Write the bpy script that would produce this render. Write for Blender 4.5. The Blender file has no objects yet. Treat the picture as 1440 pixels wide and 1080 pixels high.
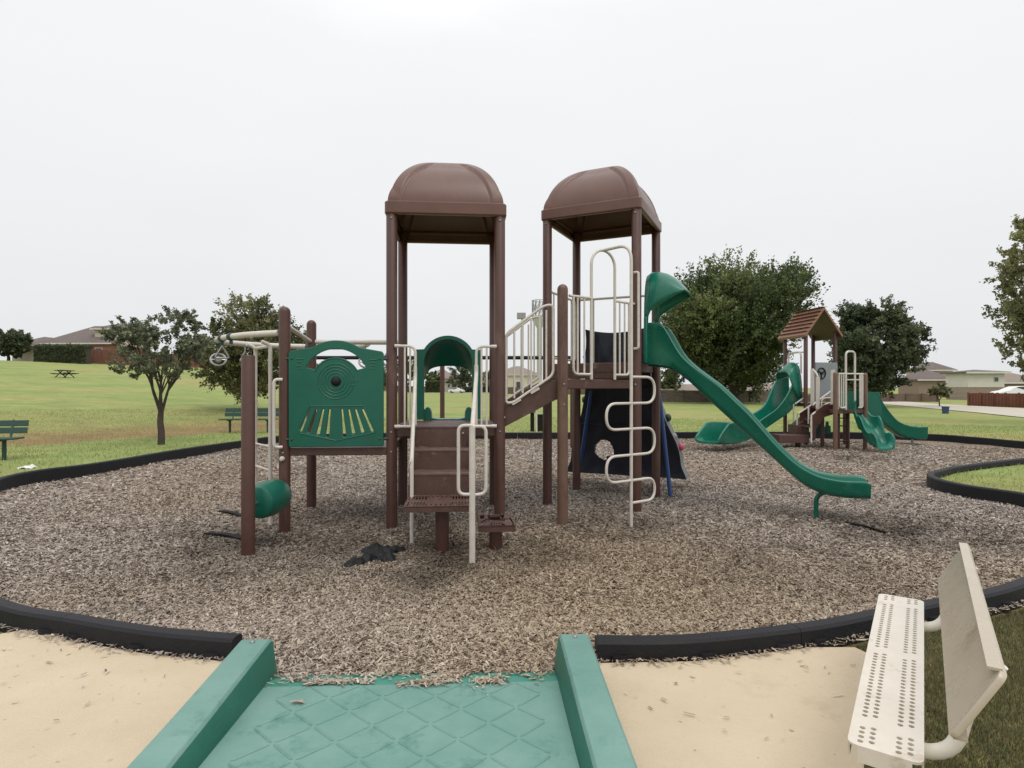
import bpy, math, random
import numpy as np
from mathutils import Vector, Matrix, noise
random.seed(7); RNG = np.random.default_rng(11)
R = math.radians
F, HC, HY = 826.0, 1.6, 545.0          # focal length in photo pixels, eye height, horizon row
sc = bpy.context.scene
COL = sc.collection
def at(px, py, d):                      # a point seen at photo pixel (px, py), d metres ahead
    return Vector(((px-720)/F*d, d, HC-(py-HY)/F*d))
def V(*a): return Vector(a)
def ss(x, a, b):
    t = max(0.0, min(1.0, (x-a)/(b-a))); return t*t*(3-2*t)
# ------------------------------------------------------------------ materials
def nd(nt, t, **kw):
    n = nt.nodes.new(t)
    for k, v in kw.items(): setattr(n, k, v)
    return n
def newmat(name):
    m = bpy.data.materials.new(name); m.use_nodes = True
    nt = m.node_tree; b = nt.nodes['Principled BSDF']
    return m, nt, b
def c4(c): return (c[0], c[1], c[2], 1)
def pm(name, c1, c2, scale=6, rough=.5, bump=.0, bscale=40, c3=None, s3=2.0, t3=.62, st=1.0, rvar=.12, metal=0, spec=.5, detail=6):
    m, nt, b = newmat(name); L = nt.links.new
    tc = nd(nt, 'ShaderNodeTexCoord')
    n = nd(nt, 'ShaderNodeTexNoise'); n.inputs['Scale'].default_value = scale; n.inputs['Detail'].default_value = detail
    n.inputs['Roughness'].default_value = .65
    L(tc.outputs['Object'], n.inputs['Vector'])
    r = nd(nt, 'ShaderNodeValToRGB'); r.color_ramp.elements[0].position = .3; r.color_ramp.elements[1].position = .7
    r.color_ramp.elements[0].color = c4(c1); r.color_ramp.elements[1].color = c4(c2)
    L(n.outputs['Fac'], r.inputs['Fac']); out = r.outputs['Color']
    if c3:
        n3 = nd(nt, 'ShaderNodeTexNoise'); n3.inputs['Scale'].default_value = s3; n3.inputs['Detail'].default_value = 8
        n3.inputs['Roughness'].default_value = .7
        mp3 = nd(nt, 'ShaderNodeMapping'); mp3.inputs['Scale'].default_value = (1, 1, st); L(tc.outputs['Object'], mp3.inputs['Vector']); L(mp3.outputs[0], n3.inputs['Vector'])
        r3 = nd(nt, 'ShaderNodeValToRGB'); r3.color_ramp.elements[0].position = t3; r3.color_ramp.elements[1].position = min(.99, t3+.12)
        L(n3.outputs['Fac'], r3.inputs['Fac'])
        mx = nd(nt, 'ShaderNodeMix', data_type='RGBA'); L(r3.outputs['Color'], mx.inputs[0]); L(out, mx.inputs[6]); mx.inputs[7].default_value = c4(c3)
        out = mx.outputs[2]
    L(out, b.inputs['Base Color'])
    mr = nd(nt, 'ShaderNodeMapRange'); mr.inputs['To Min'].default_value = rough-rvar; mr.inputs['To Max'].default_value = rough+rvar
    L(n.outputs['Fac'], mr.inputs['Value']); L(mr.outputs['Result'], b.inputs['Roughness'])
    b.inputs['Metallic'].default_value = metal; b.inputs['Specular IOR Level'].default_value = spec
    if bump:
        nb = nd(nt, 'ShaderNodeTexNoise'); nb.inputs['Scale'].default_value = bscale; nb.inputs['Detail'].default_value = 4
        L(tc.outputs['Object'], nb.inputs['Vector'])
        bp = nd(nt, 'ShaderNodeBump'); bp.inputs['Strength'].default_value = bump; bp.inputs['Distance'].default_value = .01
        L(nb.outputs['Fac'], bp.inputs['Height']); L(bp.outputs['Normal'], b.inputs['Normal'])
    return m
def tintmat(name, rough=.8, spec=.2, trans=0.0):
    m, nt, b = newmat(name); L = nt.links.new
    a = nd(nt, 'ShaderNodeAttribute', attribute_name='tint')
    L(a.outputs['Color'], b.inputs['Base Color'])
    b.inputs['Roughness'].default_value = rough; b.inputs['Specular IOR Level'].default_value = spec
    if trans:
        tr = nd(nt, 'ShaderNodeBsdfTranslucent'); L(a.outputs['Color'], tr.inputs['Color'])
        mx = nd(nt, 'ShaderNodeMixShader'); mx.inputs[0].default_value = trans
        L(b.outputs[0], mx.inputs[1]); L(tr.outputs[0], mx.inputs[2])
        L(mx.outputs[0], nt.nodes['Material Output'].inputs['Surface'])
    return m
M = {}
M['brown'] = pm('brown_painted_steel', (.068,.0275,.0205), (.092,.039,.029), 5, .44, .12, 90, c3=(.135,.078,.055), s3=2.6, t3=.58, st=.3)
M['fade'] = pm('faded_brown_steel', (.125,.066,.043), (.16,.095,.064), 4, .5, .12, 90, c3=(.085,.037,.027), s3=2.2, t3=.52, st=.35)
M['roof'] = pm('brown_moulded_plastic', (.115,.054,.040), (.145,.071,.053), 3, .36, .1, 120, c3=(.175,.10,.075), s3=1.6, t3=.60)
M['deck'] = pm('brown_deck_coating', (.070,.033,.026), (.105,.053,.042), 9, .52, .3, 160, c3=(.19,.14,.11), s3=5, t3=.58)
M['white'] = pm('worn_white_pipe', (.65,.605,.55), (.56,.51,.45), 11, .42, .1, 60, c3=(.22,.145,.095), s3=11, t3=.645, st=.5)
M['clean'] = pm('pale_pipe', (.66,.62,.57), (.58,.52,.46), 9, .4, .06, 60)
M['green'] = pm('green_moulded_plastic', (.0025,.098,.064), (.0035,.118,.078), 4, .38, .06, 140, c3=(.02,.135,.095), s3=1.7, t3=.66)
M['slide'] = pm('green_slide_plastic', (.004,.128,.082), (.008,.155,.102), 3, .27, .05, 140, c3=(.035,.19,.135), s3=3.2, t3=.60)
M['dgreen'] = pm('dark_green_paint', (.012,.05,.035), (.018,.065,.045), 5, .5)
M['fadedgreen'] = pm('chalky_green_plastic', (.125,.255,.215), (.178,.308,.27), 3.5, .55, .25, 70, c3=(.09,.21,.17), s3=5, t3=.56, spec=.3)
M['ramplip'] = pm('green_ramp_lip', (.035,.20,.145), (.06,.24,.18), 4, .5, .2, 70)
M['rampside'] = pm('green_ramp_plastic', (.010,.105,.072), (.016,.13,.09), 4, .45, .2, 70)
M['black'] = pm('black_recycled_plastic', (.0065,.0065,.009), (.011,.011,.014), 6, .62, .4, 60, c3=(.035,.032,.030), s3=4, t3=.68, spec=.35)
M['rubber'] = pm('black_rubber', (.011,.011,.012), (.022,.02,.019), 15, .85, .4, 70, spec=.2)
M['rag'] = pm('black_plastic_film', (.007,.007,.008), (.014,.014,.016), 15, .5, .5, 60, spec=.22)
M['rockback'] = pm('charcoal_moulded_plastic', (.013,.015,.026), (.020,.023,.038), 3, .6, .5, 14)
M['rockfront'] = pm('grey_moulded_rock', (.13,.135,.14), (.2,.2,.2), 3, .7, .7, 9)
M['blue'] = pm('blue_painted_pipe', (.02,.06,.19), (.025,.075,.23), 5, .4)
M['red'] = pm('pink_red_plastic', (.50,.07,.13), (.58,.10,.17), 5, .4)
M['chrome'] = pm('galvanised_steel', (.42,.42,.42), (.3,.3,.3), 20, .35, metal=.9)
M['bench'] = pm('beige_coated_metal', (.42,.355,.265), (.47,.40,.305), 5, .27, .04, 25, c3=(.33,.265,.185), s3=3, t3=.56, spec=.7)
M['seat'] = pm('pale_worn_metal', (.60,.54,.45), (.68,.62,.53), 6, .22, .15, 25, c3=(.46,.38,.28), s3=5, t3=.58, spec=.8)
M['benchpipe'] = pm('pale_bench_pipe', (.70,.65,.56), (.76,.72,.64), 5, .35)
M['concrete'] = pm('concrete_slab', (.52,.425,.295), (.585,.485,.35), 2.2, .85, .5, 130, c3=(.44,.35,.24), s3=1.1, t3=.6, spec=.25, detail=10)
def speckle(m, c, scale, thr):
    nt = m.node_tree; L = nt.links.new; b = nt.nodes['Principled BSDF']; src = b.inputs['Base Color'].links[0].from_socket
    tc = nd(nt, 'ShaderNodeTexCoord'); n = nd(nt, 'ShaderNodeTexNoise'); n.inputs['Scale'].default_value = scale; n.inputs['Detail'].default_value = 3
    L(tc.outputs['Object'], n.inputs['Vector']); r = nd(nt, 'ShaderNodeValToRGB'); r.color_ramp.elements[0].position = thr; r.color_ramp.elements[1].position = thr+.05
    L(n.outputs['Fac'], r.inputs['Fac']); mx = nd(nt, 'ShaderNodeMix', data_type='RGBA'); L(r.outputs['Color'], mx.inputs[0]); L(src, mx.inputs[6]); mx.inputs[7].default_value = c4(c)
    L(mx.outputs[2], b.inputs['Base Color'])
speckle(M['concrete'], (.27,.205,.13), 9, .70); speckle(M['concrete'], (.33,.26,.17), 27, .715)
M['street'] = pm('pale_street_concrete', (.45,.41,.34), (.52,.48,.41), .4, .9, spec=.2)
M['tread'] = pm('worn_tread_edge', (.105,.058,.046), (.15,.092,.074), 9, .5, .3, 120, c3=(.22,.165,.135), s3=6, t3=.56)
M['bark'] = pm('tree_bark', (.055,.043,.036), (.10,.082,.07), 9, .9, .8, 30, spec=.15)
M['shingle'] = pm('grey_brown_shingle', (.13,.105,.095), (.18,.15,.138), 2.5, .9, .4, 10, spec=.2)
M['shingle2'] = pm('tan_shingle', (.22,.18,.15), (.28,.235,.20), 2.5, .9, .4, 10, spec=.2)
M['cream'] = pm('cream_siding', (.56,.49,.39), (.62,.55,.45), 1, .8, spec=.3)
M['whitewall'] = pm('off_white_siding', (.60,.57,.52), (.66,.63,.58), 1, .8, spec=.3)
M['glosstan'] = pm('sky_gloss_tan_roof', (.25,.125,.082), (.30,.16,.108), 8, .45, .2, 30)  # brown roof with the sky gloss painted in as lighter tan
M['glass'] = pm('dark_window', (.03,.035,.04), (.05,.055,.06), 2, .12, spec=.8)
M['carwhite'] = pm('white_car_paint', (.75,.75,.75), (.8,.8,.8), 1, .25)
M['tyre'] = pm('tyre_rubber', (.02,.02,.02), (.03,.03,.03), 8, .85)
M['greypanel'] = pm('grey_plastic_panel', (.21,.235,.245), (.26,.285,.295), 3, .5)
M['paper'] = pm('white_paper', (.7,.7,.68), (.75,.75,.72), 6, .8)
M['bluebin'] = pm('blue_bin_plastic', (.03,.05,.12), (.04,.06,.15), 4, .5)
M['pole'] = pm('grey_lamp_metal', (.25,.25,.25), (.32,.32,.32), 4, .5)
M['tower'] = pm('pale_painted_tank', (.42,.44,.42), (.50,.51,.49), .4, .7)
def brickmat(name, c1, c2, mortar, s):
    m, nt, b = newmat(name); L = nt.links.new
    tc = nd(nt, 'ShaderNodeTexCoord'); mp = nd(nt, 'ShaderNodeMapping'); mp.inputs['Rotation'].default_value = (R(90), 0, 0)
    L(tc.outputs['Object'], mp.inputs['Vector'])
    br = nd(nt, 'ShaderNodeTexBrick'); br.inputs['Color1'].default_value = c4(c1); br.inputs['Color2'].default_value = c4(c2); br.inputs['Mortar'].default_value = c4(mortar)
    br.inputs['Scale'].default_value = s; br.inputs['Mortar Size'].default_value = .02
    L(mp.outputs[0], br.inputs['Vector']); L(br.outputs['Color'], b.inputs['Base Color']); b.inputs['Roughness'].default_value = .9
    return m
M['brick'] = brickmat('tan_brick', (.30,.21,.16), (.24,.165,.13), (.36,.31,.26), 3)
M['redbrick'] = brickmat('orange_red_brick', (.34,.14,.09), (.27,.105,.07), (.34,.26,.20), 3)
M['stone'] = brickmat('mixed_stone_wall', (.25,.185,.145), (.16,.125,.10), (.32,.28,.24), 1.6)
def plankmat(name, c1, c2, s=7):
    m, nt, b = newmat(name); L = nt.links.new
    tc = nd(nt, 'ShaderNodeTexCoord'); w = nd(nt, 'ShaderNodeTexWave'); w.inputs['Scale'].default_value = s; w.inputs['Distortion'].default_value = .3
    L(tc.outputs['Object'], w.inputs['Vector'])
    n = nd(nt, 'ShaderNodeTexNoise'); n.inputs['Scale'].default_value = 1.5; n.inputs['Detail'].default_value = 6; L(tc.outputs['Object'], n.inputs['Vector'])
    r = nd(nt, 'ShaderNodeValToRGB'); r.color_ramp.elements[0].color = c4(c1); r.color_ramp.elements[1].color = c4(c2); r.color_ramp.elements[0].position = .3; r.color_ramp.elements[1].position = .7
    L(n.outputs['Fac'], r.inputs['Fac'])
    mx = nd(nt, 'ShaderNodeMix', data_type='RGBA', blend_type='MULTIPLY'); mx.inputs[0].default_value = .35
    L(r.outputs['Color'], mx.inputs[6]); L(w.outputs['Color'], mx.inputs[7]); L(mx.outputs[2], b.inputs['Base Color']); b.inputs['Roughness'].default_value = .85
    return m
M['redfence'] = plankmat('red_stained_boards', (.25,.098,.064), (.19,.075,.05))
M['greyfence'] = plankmat('weathered_boards', (.20,.135,.10), (.145,.10,.08))
M['leaf'] = tintmat('leaf_blades', .55, .4, .36)
M['chip'] = tintmat('wood_chip', .85, .15)
M['blade'] = tintmat('grass_blade', .75, .2, .25)
def lawnmat():
    m, nt, b = newmat('mown_lawn'); L = nt.links.new
    g = nd(nt, 'ShaderNodeNewGeometry')
    mp = nd(nt, 'ShaderNodeMapping'); mp.inputs['Scale'].default_value = (1, 1.3, 1); L(g.outputs['Position'], mp.inputs['Vector'])
    def noi(s, d=6, ro=.6):
        n = nd(nt, 'ShaderNodeTexNoise'); n.inputs['Scale'].default_value = s; n.inputs['Detail'].default_value = d; n.inputs['Roughness'].default_value = ro
        L(mp.outputs[0], n.inputs['Vector']); return n
    a = noi(.16, 8); r = nd(nt, 'ShaderNodeValToRGB')
    e = r.color_ramp.elements; e[0].position = .33; e[0].color = (.345,.315,.125,1); e[1].position = .66; e[1].color = (.215,.29,.090,1)
    x = e.new(.5); x.color = (.285,.325,.11,1)
    L(a.outputs['Fac'], r.inputs['Fac'])
    at_ = nd(nt, 'ShaderNodeAttribute', attribute_name='dry')
    b2 = noi(1.1, 5); ad = nd(nt, 'ShaderNodeMath', operation='MULTIPLY_ADD'); L(b2.outputs['Fac'], ad.inputs[0]); ad.inputs[1].default_value = .9; ad.inputs[2].default_value = -.45
    ad2 = nd(nt, 'ShaderNodeMath', operation='ADD', use_clamp=True); L(ad.outputs[0], ad2.inputs[0]); L(at_.outputs['Fac'], ad2.inputs[1])
    mu = nd(nt, 'ShaderNodeMath', operation='MULTIPLY', use_clamp=True); L(ad2.outputs[0], mu.inputs[0]); L(at_.outputs['Fac'], mu.inputs[1])
    mx = nd(nt, 'ShaderNodeMix', data_type='RGBA'); L(mu.outputs[0], mx.inputs[0]); L(r.outputs['Color'], mx.inputs[6]); mx.inputs[7].default_value = (.27,.19,.09,1)
    f = noi(9, 6, .75); r2 = nd(nt, 'ShaderNodeValToRGB'); r2.color_ramp.elements[0].color = (.62,.62,.62,1); r2.color_ramp.elements[1].color = (1.2,1.2,1.2,1)
    r2.color_ramp.elements[0].position = .32; r2.color_ramp.elements[1].position = .68
    f2 = noi(.9, 7, .7); fm = nd(nt, 'ShaderNodeMix'); fm.inputs[0].default_value = .55; L(f.outputs['Fac'], fm.inputs[2]); L(f2.outputs['Fac'], fm.inputs[3]); L(fm.outputs[0], r2.inputs['Fac'])
    m2 = nd(nt, 'ShaderNodeMix', data_type='RGBA', blend_type='MULTIPLY'); m2.inputs[0].default_value = 1; L(mx.outputs[2], m2.inputs[6]); L(r2.outputs['Color'], m2.inputs[7])
    L(m2.outputs[2], b.inputs['Base Color']); b.inputs['Roughness'].default_value = .9; b.inputs['Specular IOR Level'].default_value = .15
    bp = nd(nt, 'ShaderNodeBump'); bp.inputs['Strength'].default_value = .6; bp.inputs['Distance'].default_value = .05; L(f.outputs['Fac'], bp.inputs['Height']); L(bp.outputs['Normal'], b.inputs['Normal'])
    return m
M['lawn'] = lawnmat()
def mulchmat():
    m, nt, b = newmat('shredded_wood_bed'); L = nt.links.new
    g = nd(nt, 'ShaderNodeNewGeometry')
    v = nd(nt, 'ShaderNodeTexVoronoi'); v.inputs['Scale'].default_value = 46; v.inputs['Randomness'].default_value = 1
    n0 = nd(nt, 'ShaderNodeTexNoise'); n0.inputs['Scale'].default_value = 14; n0.inputs['Detail'].default_value = 3
    L(g.outputs['Position'], n0.inputs['Vector'])
    mv = nd(nt, 'ShaderNodeMix', data_type='VECTOR'); mv.inputs[0].default_value = .06
    L(g.outputs['Position'], mv.inputs[4]); L(n0.outputs['Color'], mv.inputs[5]); L(mv.outputs[1], v.inputs['Vector'])
    sp = nd(nt, 'ShaderNodeSeparateColor'); L(v.outputs['Color'], sp.inputs[0])
    r = nd(nt, 'ShaderNodeValToRGB'); e = r.color_ramp.elements
    e[0].position = 0; e[0].color = (.085,.062,.044,1); e[1].position = 1; e[1].color = (.42,.345,.27,1); x = e.new(.5); x.color = (.22,.174,.134,1)
    L(sp.outputs[0], r.inputs['Fac'])
    at_ = nd(nt, 'ShaderNodeAttribute', attribute_name='damp_shade')
    mx = nd(nt, 'ShaderNodeMix', data_type='RGBA'); L(at_.outputs['Fac'], mx.inputs[0]); L(r.outputs['Color'], mx.inputs[6]); mx.inputs[7].default_value = (.055,.038,.028,1)
    L(mx.outputs[2], b.inputs['Base Color']); b.inputs['Roughness'].default_value = .95; b.inputs['Specular IOR Level'].default_value = .1
    bp = nd(nt, 'ShaderNodeBump'); bp.inputs['Strength'].default_value = .8; bp.inputs['Distance'].default_value = .03; L(sp.outputs[1], bp.inputs['Height']); L(bp.outputs['Normal'], b.inputs['Normal'])
    return m
M['mulch'] = mulchmat()
# ------------------------------------------------------------------ mesh helpers
WL = {}                                  # world location of things (parts are built in world space)
def link(o): COL.objects.link(o); return o
def tag(o, label=None, cat=None, group=None, kind=None):
    if label: o['label'] = label
    if cat: o['category'] = cat
    if group: o['group'] = group
    if kind: o['kind'] = kind
    return o
def empty(name, loc, label, cat, group=None, rz=0):
    o = bpy.data.objects.new(name, None); o.location = loc; o.rotation_euler = (0, 0, rz); o.empty_display_size = .2
    link(o); WL[o.name] = Vector(loc); return tag(o, label, cat, group)
def finish(o, parent, bevel=0, sub=0):
    if parent is not None:
        o.parent = parent
    if bevel:
        b = o.modifiers.new('edge', 'BEVEL'); b.width = bevel; b.segments = 2; b.limit_method = 'ANGLE'; b.angle_limit = R(40)
    return o
class MB:
    def __init__(s): s.v = []; s.f = []; s.m = []
    def add(s, vs, fs, mi=0):
        k = len(s.v); s.v += [tuple(p) for p in vs]; s.f += [tuple(i+k for i in f) for f in fs]; s.m += [mi]*len(fs); return s
    def box(s, c, size, ax=None, mi=0):
        c = Vector(c); ax = ax or (V(1,0,0), V(0,1,0), V(0,0,1)); h = [x/2 for x in size]; vs = []
        for i in (-1, 1):
            for j in (-1, 1):
                for k in (-1, 1): vs.append(c+ax[0]*h[0]*i+ax[1]*h[1]*j+ax[2]*h[2]*k)
        return s.add(vs, [(0,1,3,2),(4,6,7,5),(0,4,5,1),(2,3,7,6),(0,2,6,4),(1,5,7,3)], mi)
    def beam(s, a, b, w, h, mi=0):        # box from a to b, w wide (horizontal), h high
        a = Vector(a); b = Vector(b); t = (b-a); L = t.length; t.normalize()
        side = t.cross(V(0,0,1)); side = side.normalized() if side.length > 1e-4 else V(1,0,0); up = side.cross(t)
        return s.box((a+b)/2, (L, w, h), (t, side, up), mi)
    def loft(s, rings, caps=True, closed=False, wrap=True, mi=0):
        n = len(rings[0]); vs = [p for r in rings for p in r]; fs = []; m = len(rings)
        for i in range(m if closed else m-1):
            a = i*n; b = ((i+1) % m)*n
            for j in range(n if wrap else n-1):
                k = (j+1) % n; fs.append((a+j, a+k, b+k, b+j))
        if caps and not closed: fs.append(tuple(range(n-1, -1, -1))); fs.append(tuple((m-1)*n+j for j in range(n)))
        return s.add(vs, fs, mi)
    def tube(s, pts, r, seg=10, closed=False, mi=0):
        pts = [Vector(p) for p in pts]; n = len(pts); rs = r if isinstance(r, (list, tuple)) else [r]*n
        def tan(i):
            a = pts[(i-1) % n] if closed or i > 0 else pts[0]; b = pts[(i+1) % n] if closed or i < n-1 else pts[-1]
            return (b-a).normalized()
        t = tan(0); up = V(0,0,1) if abs(t.z) < .9 else V(1,0,0); x = t.cross(up).normalized(); rings = []
        for i in range(n):
            t = tan(i); x = (x-t*x.dot(t)).normalized(); y = t.cross(x)
            rings.append([pts[i]+(x*math.cos(q*2*math.pi/seg)+y*math.sin(q*2*math.pi/seg))*rs[i] for q in range(seg)])
        return s.loft(rings, True, closed, True, mi)
    def lathe(s, prof, o, axis=(0,0,1), seg=20, mi=0):
        z = Vector(axis).normalized(); x = z.cross(V(0,0,1)) if abs(z.z) < .9 else V(1,0,0); x.normalize(); y = z.cross(x); o = Vector(o)
        return s.loft([[o+z*h+(x*math.cos(q*2*math.pi/seg)+y*math.sin(q*2*math.pi/seg))*max(r, 1e-4) for q in range(seg)] for r, h in prof], True, False, True, mi)
    def prism(s, poly, o, ax, ay, d, mi=0):   # polygon in the plane (ax, ay) at o, pushed by vector d
        o = Vector(o); n = len(poly); a = [o+Vector(ax)*p+Vector(ay)*q for p, q in poly]; b = [p+Vector(d) for p in a]
        return s.add(a+b, [tuple(range(n-1, -1, -1)), tuple(range(n, 2*n))]+[(i, (i+1) % n, n+(i+1) % n, n+i) for i in range(n)], mi)
    def build(s, name, mats, parent=None, bevel=0, sharp=38, local=False):
        if not isinstance(mats, (list, tuple)): mats = [mats]
        me = bpy.data.meshes.new(name)
        base = V(0,0,0)
        if parent is not None and not local: base = WL.get(parent.name, V(0,0,0))
        vs = s.v if base.length == 0 else [(p[0]-base[0], p[1]-base[1], p[2]-base[2]) for p in s.v]
        me.from_pydata(vs, [], s.f)
        for m in mats: me.materials.append(m)
        if len(mats) > 1: me.polygons.foreach_set('material_index', s.m)
        import bmesh
        bm = bmesh.new(); bm.from_mesh(me); bmesh.ops.recalc_face_normals(bm, faces=bm.faces); bm.to_mesh(me); bm.free()
        me.polygons.foreach_set('use_smooth', [True]*len(me.polygons)); me.set_sharp_from_angle(angle=R(sharp)); me.update()
        o = bpy.data.objects.new(name, me); link(o)
        if parent is not None: WL[o.name] = base.copy()
        return finish(o, parent, bevel)
def fillet(pts, r, n=6):
    pts = [Vector(p) for p in pts]; out = [pts[0]]
    for i in range(1, len(pts)-1):
        a, b, c = pts[i-1], pts[i], pts[i+1]; k = min(r, (a-b).length*.49, (c-b).length*.49)
        p = b+(a-b).normalized()*k; q = b+(c-b).normalized()*k
        for j in range(n+1):
            t = j/n; out.append(p*(1-t)**2+b*2*t*(1-t)+q*t*t)
    return out+[pts[-1]]
def crom(pts, n=8, closed=False):
    pts = [Vector(p) for p in pts]; m = len(pts); out = []
    for i in range(m if closed else m-1):
        g = lambda k: pts[k % m] if closed else pts[max(0, min(m-1, k))]
        p0, p1, p2, p3 = g(i-1), g(i), g(i+1), g(i+2)
        for j in range(n):
            t = j/n; out.append(.5*((2*p1)+(p2-p0)*t+(2*p0-5*p1+4*p2-p3)*t*t+(3*p1-p0-3*p2+p3)*t**3))
    if not closed: out.append(pts[-1])
    return out
def circ(cx, cy, r, n=24, a0=0, a1=360):
    full = abs(a1-a0-360) < 1e-6
    return [(cx+r*math.cos(R(a0+(a1-a0)*i/(n if full else n-1))), cy+r*math.sin(R(a0+(a1-a0)*i/(n if full else n-1)))) for i in range(n)]
def plate(name, outline, holes, thick, o, ax, ay, mat, parent, bevel=0.0, local=False, base=None):   # flat sheet with cut-outs
    cu = bpy.data.curves.new('tmp', 'CURVE'); cu.dimensions = '2D'; cu.fill_mode = 'BOTH'; cu.extrude = max(thick/2-bevel, 1e-4); cu.bevel_depth = bevel; cu.bevel_resolution = 1
    for lp in [outline]+holes:
        sp = cu.splines.new('POLY'); sp.points.add(len(lp)-1); sp.use_cyclic_u = True
        for k, p in enumerate(lp): sp.points[k].co = (p[0], p[1], 0, 1)
    t = bpy.data.objects.new('tmp', cu); link(t); bpy.context.view_layer.update()
    me = bpy.data.meshes.new_from_object(t.evaluated_get(bpy.context.evaluated_depsgraph_get())); bpy.data.objects.remove(t); bpy.data.curves.remove(cu)
    ax = Vector(ax); ay = Vector(ay); az = ax.cross(ay); o = Vector(o)
    if parent is not None and not local: o = o-WL.get(parent.name, V(0,0,0))
    me.transform(Matrix(((ax.x, ay.x, az.x, o.x), (ax.y, ay.y, az.y, o.y), (ax.z, ay.z, az.z, o.z), (0, 0, 0, 1))))
    me.name = name; me.materials.clear(); me.materials.append(mat)
    me.polygons.foreach_set('material_index', [0]*len(me.polygons)); me.polygons.foreach_set('use_smooth', [True]*len(me.polygons)); me.set_sharp_from_angle(angle=R(35)); me.update()
    ob = bpy.data.objects.new(name, me); link(ob)
    if parent is not None: WL[ob.name] = WL.get(parent.name, V(0,0,0)).copy()
    return finish(ob, parent)
def quads(name, P, col, mat, parent=None, base=None):     # P: (n,4,3) array of leaf-like quads with a colour each
    n = len(P); v = P.reshape(-1, 3).astype(np.float32)
    if base is not None: v = v-np.array(base, np.float32)
    me = bpy.data.meshes.new(name); me.vertices.add(n*4); me.loops.add(n*4); me.polygons.add(n)
    me.vertices.foreach_set('co', v.ravel()); me.loops.foreach_set('vertex_index', np.arange(n*4, dtype=np.int32))
    me.polygons.foreach_set('loop_start', np.arange(0, n*4, 4, dtype=np.int32)); me.polygons.foreach_set('loop_total', np.full(n, 4, np.int32))
    me.update(calc_edges=True)
    a = me.attributes.new('tint', 'FLOAT_COLOR', 'FACE'); c = np.ones((n, 4), np.float32); c[:, :3] = col; a.data.foreach_set('color', c.ravel())
    me.materials.append(mat); o = bpy.data.objects.new(name, me); link(o)
    if parent is not None: o.parent = parent
    return o
def unit(a): return a/np.maximum(np.linalg.norm(a, axis=1, keepdims=True), 1e-6)
# ------------------------------------------------------------------ camera, light, sky
cd = bpy.data.cameras.new('camera'); cam = link(bpy.data.objects.new('camera', cd)); cam.location = (0, 0, HC); cam.rotation_euler = (R(90), 0, 0)
cd.sensor_width = 36; cd.lens = 36*F/1440; cd.shift_y = (HY-540)/1440; cd.clip_start = .05; cd.clip_end = 4000; sc.camera = cam
SUN_EL, SUN_AZ = R(58), R(150)          # behind the viewer, a little to the right, spread wide by the overcast
sl = bpy.data.lights.new('sun', 'SUN'); sl.energy = .9; sl.angle = R(30); sl.color = (1, .965, .91)
so = link(bpy.data.objects.new('sun', sl)); d = V(math.sin(SUN_AZ)*math.cos(SUN_EL), math.cos(SUN_AZ)*math.cos(SUN_EL), math.sin(SUN_EL))
so.rotation_euler = d.to_track_quat('Z', 'Y').to_euler(); so.location = (0, 0, 60)
w = bpy.data.worlds.new('World'); sc.world = w; w.use_nodes = True; nt = w.node_tree; L = nt.links.new
bg = nt.nodes['Background']; sky = nd(nt, 'ShaderNodeTexSky', sky_type='NISHITA'); sky.sun_disc = False; sky.sun_elevation = SUN_EL; sky.sun_rotation = SUN_AZ
L(sky.outputs[0], bg.inputs['Color']); bg.inputs['Strength'].default_value = .06
tc = nd(nt, 'ShaderNodeTexCoord'); sx = nd(nt, 'ShaderNodeSeparateXYZ'); L(tc.outputs['Generated'], sx.inputs[0])
cl = nd(nt, 'ShaderNodeTexNoise'); cl.inputs['Scale'].default_value = 1.7; cl.inputs['Detail'].default_value = 5; cl.inputs['Roughness'].default_value = .5
mp = nd(nt, 'ShaderNodeMapping'); mp.inputs['Scale'].default_value = (1, 1, 3.2); L(tc.outputs['Generated'], mp.inputs['Vector']); L(mp.outputs[0], cl.inputs['Vector'])
ma = nd(nt, 'ShaderNodeMath', operation='MULTIPLY_ADD'); L(cl.outputs['Fac'], ma.inputs[0]); ma.inputs[1].default_value = .30; ma.inputs[2].default_value = -.15
ad = nd(nt, 'ShaderNodeMath', operation='ADD'); L(sx.outputs['Z'], ad.inputs[0]); L(ma.outputs[0], ad.inputs[1])
rp = nd(nt, 'ShaderNodeValToRGB'); e = rp.color_ramp.elements
e[0].position = 0; e[0].color = (.80,.815,.838,1); e[1].position = 1; e[1].color = (1.85,1.85,1.86,1)
for p, c in ((.14, (.862,.872,.888)), (.33, (.93,.938,.95)), (.52, (.99,.99,.998)), (.74, (1.3,1.3,1.31))):
    x = e.new(p); x.color = c4(c)
L(ad.outputs[0], rp.inputs['Fac'])
b2 = nd(nt, 'ShaderNodeBackground'); L(rp.outputs['Color'], b2.inputs['Color']); b2.inputs['Strength'].default_value = 1.0
mx = nd(nt, 'ShaderNodeMixShader'); mx.inputs[0].default_value = .94; L(bg.outputs[0], mx.inputs[1]); L(b2.outputs[0], mx.inputs[2]); L(mx.outputs[0], nt.nodes['World Output'].inputs['Surface'])
sc.view_settings.view_transform = 'Standard'; sc.view_settings.look = 'None'; sc.view_settings.exposure = 0; sc.view_settings.gamma = 1
sc.render.engine = 'CYCLES'; sc.cycles.max_bounces = 6; sc.cycles.use_denoising = True
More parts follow.
